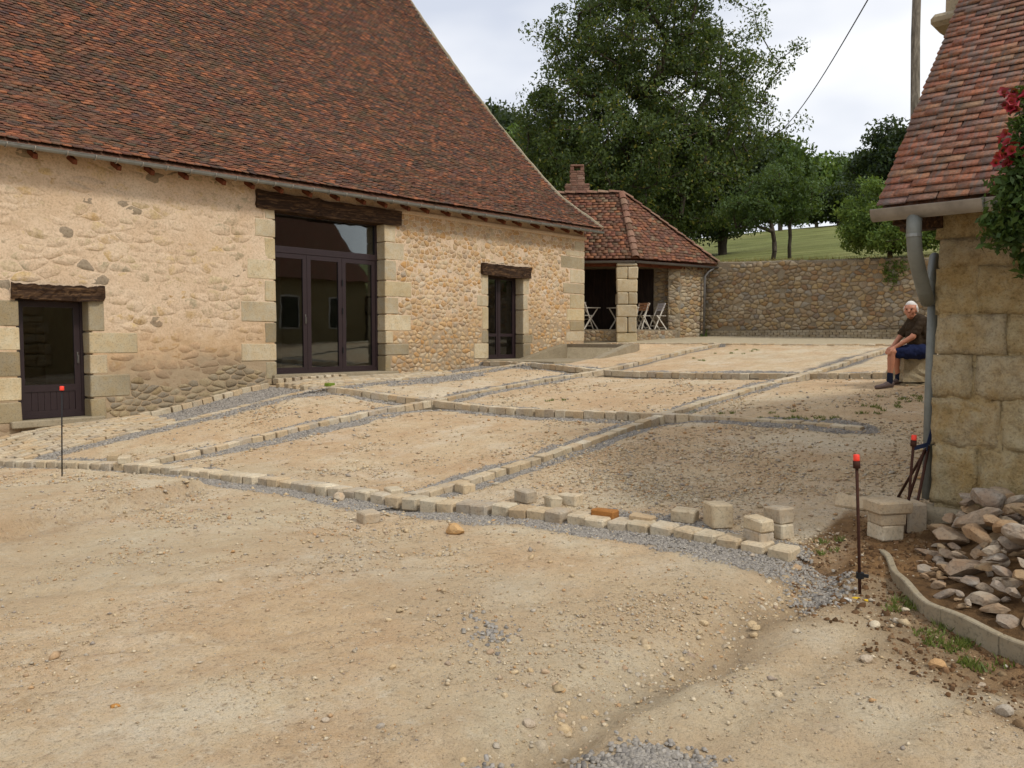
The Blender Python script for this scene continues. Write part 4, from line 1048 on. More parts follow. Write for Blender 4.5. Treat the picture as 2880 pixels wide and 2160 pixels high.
# brick chimney behind the ridge
cp = at(1623, 545, 28.4); ca = math.atan2(e1.y, e1.x)
chim = link('chimney', None, sroof, (cp.x, cp.y, E+4.5))
bk = rough_block('brick', .215, .10, .065, M['brick'], 9, .006, .004); bk2 = rough_block('brick', .10, .10, .065, M['brick'], 10, .006, .004)
Mx = Matrix.Rotation(ca, 4, 'Z')
def course(w, d, z, k):
    n = max(2, round(w/.225)); m = max(1, round((d-.21)/.225)); st = w/n
    for sy in (-1, 1):
        for i in range(n):
            p = Mx @ Vector((-w/2+st*(i+.5)+(.02 if k % 2 else -.02), sy*(d/2-.05), 0)); link('brick', bk, chim, (cp.x+p.x, cp.y+p.y, z), (0, 0, ca + tr.gauss(0, .03)), (st/.225, 1, 1))
    for sx in (-1, 1):
        for i in range(m):
            p = Mx @ Vector((sx*(w/2-.05), -(d-.21)/2+.21*(i+.5), 0)); link('brick', bk, chim, (cp.x+p.x, cp.y+p.y, z), (0, 0, ca+math.pi/2 + tr.gauss(0, .03)))
def core(w, d, z0, z1):
    v = [Mx @ Vector((sx*w/2, sy*d/2, 0)) for sx, sy in ((-1,-1),(1,-1),(1,1),(-1,1))]
    v = [(cp.x+p.x, cp.y+p.y, z) for z in (z0, z1) for p in v]
    MB().add(v, [(0,3,2,1),(4,5,6,7),(0,1,5,4),(1,2,6,5),(2,3,7,6),(3,0,4,7)]).build('mortar_core', M['concrete'], chim)
core(.76, .56, E+4.0, E+5.22); core(.43, .36, E+5.22, E+5.66)
for k in range(15): course(.80, .60, E+4.12+k*.074, k)
for k in range(6): course(.47, .40, E+5.235+k*.074, k)
for sx in (-1, 1):
    q = Mx @ Vector((sx*.17, 0, 0)); link('brick', rough_block('brick', .12, .36, .14, M['brick'], 14+sx, .01, .008), chim, (cp.x+q.x, cp.y+q.y, E+5.68), (0, 0, ca))
link('cap', rough_block('cap', .46, .42, .06, M['brick'], 19, .015, .01), chim, (cp.x, cp.y, E+5.82), (0, 0, ca))

# ------------------------------------------------------------------ rubble retaining wall behind the yard
rw = thing('retaining_wall', 'high rubble retaining wall at the back of the yard below the meadow', 'wall', (25.9, 8, E))
y0w, y1w = -12.0, S1.y+.75
def wtop(y): return 2.32 + (y-6.9)/(13.9-6.9)*.30 if y > 6.9 else 2.32
mb = MB(); ys = np.linspace(y0w, y1w, 60); V = []
for y in ys:
    t_ = wtop(y) + .05*float(fbm(y*1.3, 2., 3, 4)); V += [(25.9, y, E-.5), (25.9, y, E+t_), (26.0, y, E+t_+.05), (26.35, y, E+t_+.05), (26.35, y, E-.5)]
f = [(i*5+k, i*5+5+k, i*5+5+(k+1) % 5, i*5+(k+1) % 5) for i in range(59) for k in range(5)] + [(0, 1, 2, 3, 4), tuple(295+k for k in range(5))[::-1]]
mb.add(V, f).build('wall_core', M['mortar_grey'], rw)
plw = Plane((25.9, 0, 0), (0, 1, 0), (-1, 0, 0))
masonry(rw, plw, [(2.0, y1w-.05, E+.30, E+2.66, .19, .13)], M['rubble_grey'], 300, .032, .007, 31, lambda u, v: v < E+wtop(u)-.02, keep=.93)
masonry(rw, plw, [(-10., 2.0, E+.30, E+2.3, .3, .2)], M['rubble_grey'], 0, .05, .012, 32)
bk3 = rough_block('base_brick', .2, .06, .07, M['brick_pale'], 12, .006, .006)
mb = MB().box((25.83, y0w, E-.4), (25.9, y1w-.35, E+.30)).build('base_core', M['mortar_grey'], rw)
for k in range(4):
    y = 3.0 + (.1 if k % 2 else 0)
    while y < y1w-.5:
        link('base_brick', bk3, rw, (25.82+tr.gauss(0, .006), y, E+.0+.075*k), (0, 0, math.pi/2+tr.gauss(0, .03)), (tr.uniform(.9, 1.02), 1, 1)); y += .213
# ------------------------------------------------------------------ low house at the right
HX, HY = 7.35, 2.0                                     # its near corner; the wall faces -x, the gable faces +y
house = thing('stone_house', 'low stone house with a red and grey tiled roof at the right edge', 'house', (HX, HY, E-1.5))
HB0 = E-1.75; HE = E+1.02; HYR = -6.0
RS = math.tan(R(46)); RX = HX-.42                      # roof foot x
RIDX = RX+3.5
MB().box((HX+.03, HYR, HB0), (HX+.6, HY-.03, HE+.25)).build('front_wall', M['house_block'], house)
gpoly = [(HX+.6, HB0), (13.7, HB0), (13.7, HE+.1), (RIDX, HE+(RIDX-RX)*RS-.2), (HX+.6, HE+(HX+.6-RX)*RS-.2)]
for yy in (HY-.5, HYR): MB().prism(gpoly, 1, yy, yy+.4).build('gable_wall', M['mortar_house'], house)
# big weathered blocks: courses follow the photograph
def rough_face_block(sy, sz, depth, seed, mat, amp=.03):
    """block with an eroded front; local x runs outwards (-x in the world), y along, z up; origin at back-bottom centre"""
    nu, nv = max(5, int(sy/.035)), max(5, int(sz/.035)); V = []; Fc = []
    r = random.Random(seed); ox, oy = r.uniform(0, 90), r.uniform(0, 90)
    us = np.linspace(-1, 1, nu); vs_ = np.linspace(0, 1, nv)
    UU, VV = np.meshgrid(us, vs_, indexing='ij'); FB = ((fbm(UU*sy*4+ox, VV*sz*5+oy, 5, 3)*1.3 - .9*np.abs(fbm(UU*sy*9+ox, VV*sz*16+oy, 4, 13)))*amp*2.2).ravel(); k_ = -1
    J1 = fbm(VV*sz*7+ox, 3.+0*VV, 3, 8).ravel(); J2 = fbm(UU*sy*7+oy, 7.+0*UU, 3, 9).ravel()
    for u in us:
        for v in vs_:
            k_ += 1; e = min((1-abs(u))*sy/2, v*sz, (1-v)*sz); rd = .02*max(0, 1-e/.03)**2
            dn = FB[int(k_)]
            ju = J1[k_]*.03*abs(u)**6*np.sign(u); jv = J2[k_]*.02*abs(2*v-1)**6
            V.append((-(depth-rd+dn), u*sy/2+ju, v*sz+jv))
    n0 = len(V)
    for i in range(nu-1):
        for j in range(nv-1): a = i*nv+j; Fc.append((a, a+1, a+nv+1, a+nv))
    ring = [i*nv for i in range(nu)] + [(nu-1)*nv+j for j in range(1, nv)] + [i*nv+nv-1 for i in range(nu-2, -1, -1)] + [j for j in range(nv-2, 0, -1)]
    b = len(V); V += [(.0, V[k][1], V[k][2]) for k in ring]; m = len(ring)
    Fc += [(ring[k], ring[(k+1) % m], b+(k+1) % m, b+k) for k in range(m)]
    return new_mesh('wall_block', V, Fc, mat, True)
hr = random.Random(12)
zj = [HB0+.02, E-1.36]                                 # plinth, then courses
for py in (1260, 1123, 1000, 887, 754, 672): zj.append(on_x(2680, py, HX).z)
zj.append(HE+.05)
for k in range(1, len(zj)-1):
    y = HY; z0, z1 = zj[k], zj[k+1]; first = True
    while y > -2.6:
        w = (hr.uniform(.30, .42) if k % 2 else hr.uniform(.5, .62)) if first else hr.uniform(.45, .85)
        dep = .10 + hr.uniform(-.012, .016)
        ext = .0 if not first else hr.uniform(-.012, .014)
        me = rough_face_block(w-.008, z1-z0-.008, dep+.0, hr.randint(0, 9999), M['house_block'])
        o = link('wall_block', me, house, (HX+.10, y-w/2+ext, z0+.011)); y -= w; first = False
# the return of the corner on the gable side
for k in range(1, len(zj)-1):
    z0, z1 = zj[k], zj[k+1]; x = HX+.01
    while x < HX+2.2:
        w = hr.uniform(.4, .7); me = rough_face_block(w-.02, z1-z0-.022, .10, hr.randint(0, 9999), M['house_block'])
        link('wall_block', me, house, (x+w/2+.1, HY-.10, z0+.011), (0, 0, -math.pi/2)); x += w
pl_y = HY+.05; y = pl_y
for w in (.8, .95, 1.1, 1.2, 1.0):
    me = rough_face_block(w-.015, .37, .20, hr.randint(0, 9999), M['concrete'], .008); link('plinth_block', me, house, (HX+.12, y-w/2, HB0)); y -= w
link('plinth_block', rough_face_block(1.5, .36, .16, 5, M['concrete'], .008), house, (HX+.78, HY-.10, HB0), (0, 0, -math.pi/2))
# roof
def hz(x): return HE+.06+(x-RX)*RS
VY = HY+.32
rsl = quad_slab([(RX, VY-.03, hz(RX)-.03), (RX, HYR-.2, hz(RX)-.03), (RIDX, HYR-.2, hz(RIDX)-.03), (RIDX, VY-.03, hz(RIDX)-.03)], .09, 'roof', M['tile_new'], house)
quad_slab([(RIDX, VY-.03, hz(RIDX)-.03), (RIDX, HYR-.2, hz(RIDX)-.03), (14.1, HYR-.2, HE), (14.1, VY-.03, HE)], .09, 'rear_roof', M['tile_new'], house)
rows = face_rows((RX, HYR-.2, hz(RX)), (RX, VY, hz(RX)), (RIDX, HYR-.2, hz(RIDX)), (RIDX, VY, hz(RIDX)), .090)
rows = [(b_, a_, u_, n_) for a_, b_, u_, n_ in rows]
lay_tiles(rsl, rows, .222, .17, .011, .003, M['tile_new'], 41, 300, .036, .12, margin=900, joint=.005, flush=True)
# chimney stub on the gable
ch = link('chimney', None, house, (9.4, 2.2, E+3.0))
link('corbel', rough_block('corbel', .42, .34, .13, M['concrete'], 61, .04, .02), ch, (9.28, HY+.42, E+3.12))
link('stack', rough_block('stack', .34, .5, 1.2, M['concrete'], 62, .04, .03), ch, (9.62, HY+.32, E+3.25))
# eaves: gutter, hook, purlin ends, downpipe with swan neck going round the corner
half_gutter((RX-.03, HYR, HE+.04), (RX-.03, VY+.03, HE-.005), .078).build('gutter', M['zinc_pale'], house, smooth=True)
for yy in (1.55, .55, -.45, -1.45): MB().tube([(RX-.03+.088*math.cos(t_), yy, HE+.015-.088*math.sin(t_)) for t_ in [math.pi*k/8 for k in range(9)]], .008, 5).build('gutter_hook', M['zinc'], house)
for (xx, zz) in ((HX-.03, HE-.12),): MB().box((xx, HY-.05, zz), (xx+.14, VY-.04, zz+.13)).build('purlin_end', M['beam'], house, bevel=.01)
MB().box((HX-.30, VY-.18, HE-.10), (HX-.19, VY-.07, HE+.02)).build('rafter_foot', M['beam'], house, bevel=.008)
g0 = Vector((RX-.03, 2.04, HE-.05))
path = [g0, g0+Vector((0, 0, -.14)), g0+Vector((.015, 0, -.22)), g0+Vector((.06, .005, -.30)), g0+Vector((.16, .01, -.40)), g0+Vector((.34, .02, -.55)), g0+Vector((.47, .02, -.66))]
dp = MB().tube(path, [.056]*7, 14).build('downpipe', M['pipe'], house, smooth=True)
MB().tube([path[1]+Vector((0, 0, -.01)), path[1]+Vector((0, 0, -.035))], .058, 14).build('collar', M['zinc'], dp)
xb = HX+.27; yb = HY+.085
P_top = Vector((xb, yb, at(2634, 840, 7.0).z)); P_bot = Vector((xb-.02, yb, E-1.36))
low = MB().tube([path[-1]+Vector((.02, .0, .03)), Vector((xb, yb, P_top.z+.35)), P_top], .042, 14).build('downpipe', M['pipe'], house, smooth=True)
lw = MB().tube([P_top, P_top.lerp(P_bot, .5)+Vector((.004, .004, 0)), P_bot], .043, 14).build('downpipe', M['pipe'], house, smooth=True)
MB().tube([P_top+Vector((0, 0, .01)), P_top+Vector((0, 0, -.05))], .06, 14).build('collar', M['pipe'], lw)

# ------------------------------------------------------------------ bed of stones with its curved edging
EDGE = [(2474,1540),(2506,1558),(2532,1611),(2580,1655),(2638,1703),(2725,1737),(2822,1775),(2900,1805),(3050,1860),(3250,1930)]
ep = [on_z(a, b, E-1.60) for a, b in EDGE]
# resample smoothly
dl = [0]
for i in range(1, len(ep)): dl.append(dl[-1]+(ep[i]-ep[i-1]).length)
tt = np.linspace(0, dl[-1], 60); ex = np.interp(tt, dl, [p.x for p in ep]); ey = np.interp(tt, dl, [p.y for p in ep])
kx = np.convolve(np.pad(ex, 3, 'edge'), np.ones(7)/7, 'valid'); ky = np.convolve(np.pad(ey, 3, 'edge'), np.ones(7)/7, 'valid')
edg = thing('bed_edging', 'curved pale concrete edging round the stone-filled bed at lower right', 'edging', (float(kx[20]), float(ky[20]), E-1.75))
nseg = 7
for s_ in range(nseg):
    i0 = int(s_*59/nseg); i1 = int((s_+1)*59/nseg); V = []; Fc = []; m = 0
    for i in range(i0, i1+1):
        a = np.array([kx[min(i+1, 59)]-kx[max(i-1, 0)], ky[min(i+1, 59)]-ky[max(i-1, 0)]]); a /= np.linalg.norm(a); nrm = np.array([-a[1], a[0]])
        sh = 0 if i < i1 or s_ == nseg-1 else -.004
        gzv = gzf(kx[i], ky[i]); top = E-1.60+.012*math.sin(i*.4)
        lean = .05
        for (o_, z_) in ((-.0, top), (.045, top-.004), (.03, top-.35), (-.06, top-.35)):
            q = np.array([kx[i], ky[i]]) + nrm*(-o_) + a*sh; V.append((q[0], q[1], z_))
        m += 1
    for i in range(m-1):
        for k in range(4): Fc.append((i*4+k, i*4+(k+1) % 4, i*4+4+(k+1) % 4, i*4+4+k))
    Fc += [(0, 1, 2, 3), tuple((m-1)*4+k for k in range(4))[::-1]]
    MB().add(V, Fc).build('edging_piece', M['concrete'], edg, bevel=.006, seg=1)
# soil of the bed
bx = np.concatenate([kx[::4], [8.6, HX+.1, HX+.1, HX-.05]]); by = np.concatenate([ky[::4], [ky[-1], ky[-1], 1.6, HY-.1]])
inside_poly = [(float(a), float(b)) for a, b in zip(bx, by)]
def in_poly(x, y, P):
    c = False; j = len(P)-1
    for i in range(len(P)):
        if (P[i][1] > y) != (P[j][1] > y) and x < (P[j][0]-P[i][0])*(y-P[i][1])/(P[j][1]-P[i][1])+P[i][0]: c = not c
        j = i
    return c
def edge_d(x, y): return float(seg_dist(np.array([x]), np.array([y]), list(zip(kx[::3].tolist(), ky[::3].tolist())))[0][0])
us = np.linspace(min(bx), HX+.1, 50); vs_ = np.linspace(min(by), max(by), 60); V = []; keepq = []
def pile(x, y):
    d = edge_d(x, y); return E-1.655 + .17*float(sstep(.1, .75, d)) + .02*float(fbm(x*5, y*5, 3, 6))
for x in us:
    for y in vs_: V.append((x, y, pile(x, y)))
Fc = []
for i in range(49):
    for j in range(59):
        if all(in_poly(V[a][0], V[a][1], inside_poly) or edge_d(V[a][0], V[a][1]) < .03 for a in (i*60+j, i*60+60+j, i*60+61+j, i*60+j+1)): Fc.append((i*60+j, i*60+60+j, i*60+61+j, i*60+j+1))
def soil_mat():
    m = Mat('bed_soil', .95, .1); m.color(m.ramp(m.noise(9, 6, .7), [(.3, '#4c3a28'), (.6, '#74593c'), (.8, '#8f7856')])); m.bump(m.noise(20, 6, .7), .9, .05); return m.m
M['soil'] = soil_mat()
struct(link('bed_soil', new_mesh('bed_soil', V, Fc, M['soil'], True)))
def rock_mesh(seed, sx, sy, sz, mat, sub=2, cut=6, name='rubble_stone'):
    """angular broken stone: an icosphere chopped by random planes"""
    r = random.Random(seed); bm = bmesh.new(); bmesh.ops.create_icosphere(bm, subdivisions=sub, radius=1)
    planes = []
    for _ in range(cut):
        n_ = Vector((r.gauss(0, 1), r.gauss(0, 1), r.gauss(0, 1))).normalized(); planes.append((n_, r.uniform(.5, .8)))
    for v in bm.verts:
        for n_, d in planes:
            k = v.co.dot(n_)
            if k > d: v.co -= n_*(k-d)*.94
        v.co = Vector((v.co.x*sx, v.co.y*sy, v.co.z*sz)) * (1+r.gauss(0, .022))
    me = bpy.data.meshes.new(name); bm.to_mesh(me); bm.free(); me.materials.append(mat)
    return me
rk = random.Random(77)
RM = [rock_mesh(i, 1, rk.uniform(.6, .85), rk.uniform(.45, .7), M['rock'], 3, rk.randint(8, 13)) for i in range(14)]
placed = []; tries = 0
while len(placed) < 250 and tries < 20000:
    tries += 1; x = rk.uniform(5.4, HX-.1); y = rk.uniform(-.6, HY-.2)
    if not in_poly(x, y, inside_poly): continue
    d = edge_d(x, y); 
    if d < .16: continue
    s_ = rk.choice((.05, .06, .07, .085, .1, .12, .14)) * (1 if d > .25 else .7)
    over = [q for q in placed if math.hypot(q[0]-x, q[1]-y) < (q[2]+s_)*.72]
    z = pile(x, y) + s_*.28
    if over:
        z = max(q[3] + (q[2]+s_)*.5 for q in over)
        if len(over) > 3 or z > pile(x, y) + .05 + .27*float(sstep(.2, .9, d)): continue
    px, py, dd = proj((x, y, z))
    placed.append((x, y, s_, z))
    o = link('rubble_stone', rk.choice(RM), None, (x, y, z), (rk.uniform(-.5, .5), rk.uniform(-.5, .5), rk.uniform(0, 6.3)), (s_*rk.uniform(1.0, 1.5), s_*rk.uniform(.85, 1.15), s_*rk.uniform(.7, 1.0)))
    tag(o, 'rough grey-brown broken stone heaped in the bed beside the right-hand house', 'stone', 'stones heaped in the bed')

# ------------------------------------------------------------------ neighbouring house behind it, seen only in the door panes
nb = thing('stone_house', 'long plastered house hidden behind the right-hand house, mirrored in the barn doors', 'house', (20, -3, E-.6))
nx0, nx1, ny0, ny1, nze = 14.6, 25.5, -8.5, -1.2, E+2.9
MB().box((nx0, ny0, E-1.4), (nx1, ny1, nze)).build('wall', M['mortar_house'], nb)
MB().prism([(ny0-.3, nze-.1), (ny1+.3, nze-.1), ((ny0+ny1)/2, nze+4.0)], 0, nx0-.2, nx1+.2).build('roof', M['tile_old'], nb)
for xx in (16.0, 18.6, 21.2, 23.8):
    w_ = MB().box((xx-.5, ny1-.02, E+.5), (xx+.5, ny1+.03, E+2.0)).build('window', M['white_paint'], nb); MB().box((xx-.43, ny1+.031, E+.57), (xx+.43, ny1+.04, E+1.93)).build('pane', M['glass'], w_)
# ------------------------------------------------------------------ gravel and pebbles
nr = np.random.RandomState(5)
OCT = np.array([(1,0,0),(0,1,0),(-1,0,0),(0,-1,0),(0,0,1),(0,0,-.6)], np.float32)
OF = np.array([(0,1,4),(1,2,4),(2,3,4),(3,0,4),(1,0,5),(2,1,5),(3,2,5),(0,3,5)], np.int32)
CUB = np.array([(-.8,-.75,-.5),(.85,-.7,-.5),(.75,.8,-.5),(-.7,.7,-.5),(-.6,-.55,.5),(.55,-.6,.62),(.6,.5,.5),(-.5,.6,.58)], np.float32)
CF = np.array([(0,1,5),(0,5,4),(1,2,6),(1,6,5),(2,3,7),(2,7,6),(3,0,4),(3,4,7),(4,5,6),(4,6,7)], np.int32)
def pebbles(name, x, y, size, mat, label, flat=.6, sink=.15, base=CUB, faces=CF):
    m = len(x); z = gz(x, y)
    V = base[None]*(1+nr.normal(0, .16, (m, len(base), 3)))
    s3 = size[:, None]*np.stack([nr.uniform(.8, 1.3, m), nr.uniform(.7, 1.0, m), nr.uniform(.45, .8, m)*flat/.6], -1); V = V*s3[:, None, :]
    a = nr.uniform(0, 6.28, m); t_ = nr.normal(0, .3, m)
    ca, sa, ct, st = np.cos(a), np.sin(a), np.cos(t_), np.sin(t_)
    X = V[..., 0]*ct[:, None] - V[..., 2]*st[:, None]; Zz = V[..., 0]*st[:, None] + V[..., 2]*ct[:, None]; Y = V[..., 1]
    Vx = X*ca[:, None] - Y*sa[:, None] + x[:, None]; Vy = X*sa[:, None] + Y*ca[:, None] + y[:, None]; Vz = Zz + (z + s3[:, 2]*(.5-sink))[:, None]
    P = np.stack([Vx, Vy, Vz], -1).reshape(-1, 3); Fc = (faces[None]+(np.arange(m)*len(base))[:, None, None]).reshape(-1, 3)
    o = link(name, np_mesh(name, P, Fc, mat, False, {'rnd': np.repeat(nr.rand(m), len(base))}))
    return stuff(o, label, 'gravel')
def sample(n, x0, x1, y0, y1):
    x = nr.uniform(x0, x1, n); y = nr.uniform(y0, y1, n); return x, y
# grey crushed gravel beside the setts and in the bed by the barn: density follows the gravel areas, thinning with distance
x, y = sample(900000, 3.0, 16.2, 1.2, 15.4)
dd = x*FWD0.x + y*FWD0.y; pk = np.clip((8.0/dd)**2, .04, 1)
k = nr.rand(len(x)) < pk; x, y, dd = x[k], y[k], dd[k]
g = masks(x, y)[0]; k = nr.rand(len(x)) < g*.95 - .05; x, y, dd = x[k], y[k], dd[k]
pebbles('gravel', x, y, nr.uniform(.008, .016, len(x))*np.clip(dd/8.5, 1, 1.9), M['gravel'], 'grey crushed gravel lining the sett rows and the bed by the barn')
# tan pebbles over the dirt: everywhere a little, thick in the pebbly patches
x, y = sample(1200000, .5, 15.8, -1.2, 13.6)
dd = x*FWD0.x + y*FWD0.y; px, py, _ = proj_np(np.stack([x, y, gz(x, y, False)], -1))
k = (dd > 1.5) & (px > -200) & (px < 3080) & (py < 2330); x, y, dd, px, py = x[k], y[k], dd[k], px[k], py[k]
def blob(cx, cy, rx, ry): return np.exp(-(((px-cx)/rx)**2 + ((py-cy)/ry)**2))
n1 = fbm(x*1.4, y*1.4, 4, 63)
dens = .05 + .22*sstep(.02, .25, n1) + .75*blob(1900, 1330, 330, 90) + .6*blob(2560, 1330, 150, 70) + .55*blob(1830, 1715, 150, 50) + .35*blob(1480, 1850, 300, 130) + .4*blob(1700, 2010, 180, 60) + .28*blob(700, 1150, 120, 40) + .25*blob(2150, 1950, 300, 150) + .3*blob(1000, 2090, 300, 60)
wgt = np.clip((6.0/dd)**2, .1, 1.0)
k = nr.rand(len(x)) < np.clip(dens*(1+n1*2), 0, 1)*wgt*.62; x, y, dd = x[k], y[k], dd[k]
print('pebbles', len(x))
sz = np.exp(nr.normal(math.log(.006), .5, len(x)))*np.clip(dd/5.5, .8, 2.6)
pebbles('pebbles', x, y, np.clip(sz, .003, .04), M['pebble'], 'small tan and grey pebbles strewn over the bare dirt', base=OCT, faces=OF)
# heap of grey gravel at the near edge and larger single stones
hx, hy = [], []
for (cx, cy, rx, ry, n) in ((1830, 2150, 150, 45, 2600), (1430, 2140, 90, 30, 500), (1380, 1790, 90, 45, 90), (2310, 1650, 80, 45, 700)):
    for _ in range(n):
        a = nr.uniform(0, 6.28); r_ = abs(nr.normal(0, .62)); p = on_z(cx+rx*r_*math.cos(a), cy+ry*r_*math.sin(a), E-1.68); hx.append(p.x); hy.append(p.y)
hx = np.array(hx); hy = np.array(hy)
pebbles('gravel', hx, hy, nr.uniform(.008, .017, len(hx)), M['gravel'], 'loose heaps of dark grey gravel in the near foreground', .7, -.1)
x, y = sample(40000, 1.5, 7.0, -.5, 2.6); b_ = seg_dist(x, y, BANK); sd_ = b_[0]*b_[1]; k = nr.rand(len(x)) < .32*np.exp(-((sd_+.06)/.13)**2); x, y = x[k], y[k]
pebbles('pebbles', x, y, np.clip(np.exp(nr.normal(math.log(.008), .55, len(x))), .003, .035), M['pebble'], 'tan pebbles rolled to the foot of the dug bank')
x, y = sample(60000, 3.6, 7.2, -.3, 2.5); g = masks(x, y)[1]*(seg_dist(x, y, EDGEP)[0] < .75); k = nr.rand(len(x)) < g*.16; x, y = x[k], y[k]
M['clod'] = pebble_mat('clod', ['#5d4329', '#6f5236', '#4c3722', '#806245', '#8f7a5c'])
pebbles('soil_clods', x, y, np.clip(np.exp(nr.normal(math.log(.008), .5, len(x))), .004, .04), M['clod'], 'loose brown clods of dug soil along the bank and the edging', .8, .1)
STN = [(1105,1880,.024),(1380,1838,.026),(1490,1890,.022),(1535,1895,.024),(1448,1895,.022),(1595,2072,.030),(1488,2042,.034),(1070,2048,.022),(915,2030,.02),(1093,1746,.022),(52,1888,.02),(325,1990,.016),
       (1985,1685,.02),(2115,1765,.04),(2120,1790,.03),(2460,1765,.042),(2435,1860,.04),(2640,1880,.052),(2520,1750,.026),(2545,1720,.03),(2190,1962,.03),(2825,2010,.05),(2720,2008,.02),(1980,1757,.03),(1500,1720,.02),(2240,1780,.024),(1640,1880,.024),(1260,1870,.02),(2700,1770,.04),(2760,1930,.022),(2440,1740,.022),(1560,1930,.02),(1420,1960,.02)]
PB = [rock_mesh(200+i, 1, .8, .62, M['pebble'], 2, 3, 'loose_stone') for i in range(5)]
for i, (a, b, s_) in enumerate(STN):
    p = ghit(a, b); o = link('loose_stone', PB[i % 5], None, (p.x, p.y, p.z+s_*.35), (rk.uniform(-.3, .3), rk.uniform(-.3, .3), rk.uniform(0, 6)), (s_, s_, s_))
    tag(o, 'small rounded field stone lying loose on the foreground dirt', 'stone', 'loose stones on the foreground dirt')

# ------------------------------------------------------------------ loose setts and stacks (photo pixel of the base, turn, size)
def loose(px, py, sx, sy, sz, rz, label, mat='sett', z=None, tilt=(0, 0), seed=1, up=0, group=None):
    p = ghit(px, py); me = rough_block('loose_sett', sx, sy, sz, M[mat], seed, .012, .008)
    o = link('loose_sett', me, None, (p.x, p.y, (p.z if z is None else z)+up-.008), (tilt[0], tilt[1], rz))
    tag(o, label, 'sett', group); return p
VA = math.atan2(FWD0.y, FWD0.x)      # a face turned to the viewer
loose(1108, 1402, .2, .16, .10, VA+.5, 'pale sett set on the gravel where two sett rows nearly meet', seed=3, up=.02)
loose(1308, 1384, .2, .14, .11, VA+.6, 'single pale sett standing alone right of the uphill sett row', seed=4)
loose(1478, 1410, .21, .15, .12, VA+.65, 'square-cut pale sett left of the leaning pair', seed=5)
loose(1556, 1425, .17, .13, .11, VA+.3, 'smaller front sett of a touching pair on the dirt', seed=6)
loose(1604, 1418, .2, .14, .11, VA+.9, 'rear sett of a touching pair on the dirt', seed=7)
loose(1700, 1463, .22, .15, .11, VA+1.1, 'orange-brown sett lying behind the front row', 'sett_warm', seed=8)
loose(1806, 1474, .21, .14, .09, VA+1.0, 'flat tan sett next to the orange-brown one', seed=9)
loose(1926, 1465, .21, .15, .11, VA+1.0, 'tan sett left of the tall square block', seed=10)
loose(2020, 1478, .2, .19, .2, VA+.15, 'tall square block standing upright behind the front row', seed=11)
p = loose(2132, 1530, .2, .15, .12, VA+.5, 'lower sett of the nearer two-high stack', seed=12); loose(2132, 1530, .21, .15, .1, VA+.46, 'upper sett of the nearer two-high stack', seed=13, z=p.z+.12)
p2 = loose(2192, 1508, .19, .15, .12, VA+.5, 'lower sett of the stack behind, right of the nearer one', seed=14); loose(2190, 1505, .2, .15, .12, VA+.45, 'upper sett of the stack behind, right of the nearer one', seed=15, z=p2.z+.12)
loose(2392, 1430, .26, .09, .12, VA+.8, 'sett leaning on edge among the pebbles by the right stakes', seed=16, tilt=(.5, .0))
p = loose(2490, 1512, .2, .2, .125, VA+.25, 'bottom sett of the three-high stack beside the house corner', seed=17)
loose(2492, 1512, .19, .22, .10, VA+.2, 'middle sett of the three-high stack beside the house corner', seed=18, z=p.z+.12)
loose(2494, 1512, .24, .3, .10, VA+.22, 'large top slab of the three-high stack beside the house corner', seed=19, z=p.z+.215)
loose(2560, 1490, .2, .18, .24, VA+.2, 'plain pale block standing between the stack and the house plinth', seed=20)
loose(322, 1300, .2, .15, .11, VA+.2, 'sett with an orange end lying left of the front row corner', seed=21, up=.02)
zc = float(rowz(4.95, 11.15))+E
loose(352, 1322, .21, .16, .1, VA+.35, 'sett resting on top of the front row near its left bend', seed=22, up=.10)
loose(1036, 1466, .21, .16, .1, VA+.5, 'orange-topped sett lying alone in front of the sett row', 'sett', seed=23)
o = tag(link('broken_sett', rock_mesh(401, .13, .07, .06, M['rubble'], 2, 9, 'broken_sett'), None, ghit(1282, 1500)+Vector((0, 0, .03)), (.2, .1, VA+.9)), 'broken flat lump of tan stone in front of the sett row', 'stone')
o = tag(link('broken_sett', rock_mesh(402, .09, .07, .06, M['rubble'], 2, 7, 'broken_sett'), None, ghit(955, 1408)+Vector((0, 0, .03)), (.6, .3, VA)), 'tilted wedge of orange stone against the front sett row', 'stone')
o = tag(link('yellow_block', rough_block('yellow_block', .2, .12, .07, M['green_leafy'], 31, .01, .006), None, (0, 0, 0)), 'small greenish block on the corner of the doorway paving', 'block')
pq = Vector((9.75, 13.72, float(rowz(9.75, 13.72))+E)); o.location = pq; o.rotation_euler = (0, 0, .3)

# ------------------------------------------------------------------ survey stakes with red caps
def stake(px, top, bot, label, rad=.011, cap=.03, lean=(0, 0), mat='rust', depth=None, collar=True, clampz=None):
    b = ghit(px, bot); d = (b-EYE).dot(FWD0); tp = at(px+lean[0], top, d)
    t = thing('survey_stake', label, 'stake', b)
    MB().tube([b+Vector((0, 0, -.1)), b.lerp(tp, .5), tp], rad, 8).build('rod', M[mat], t, smooth=True)
    ax = (tp-b).normalized()
    if collar: MB().tube([tp-ax*.05, tp], rad*2.1, 10).build('collar', M['rust'], t, smooth=True)
    MB().tube([tp, tp+ax*cap*.2, tp+ax*cap*1.3, tp+ax*cap*1.4], [cap*.64, cap*.68, cap*.66, cap*.56], 12).build('cap', M['red_cap'], t, smooth=True)
    if clampz is not None:
        c = b.lerp(tp, clampz); MB().tube([c-Vector((0, 0, .02)), c+Vector((0, 0, .02))], .026, 8).build('clamp', M['black'], t)
        MB().bar(c, c+RIGHT*.05-FWD0*.02, .02, .02).build('clamp_screw', M['black'], t)
    return t
stake(2420, 1296, 1670, 'nearest rusty stake with a red cap and a black clamp near its foot', clampz=.14, lean=(-11, 0))
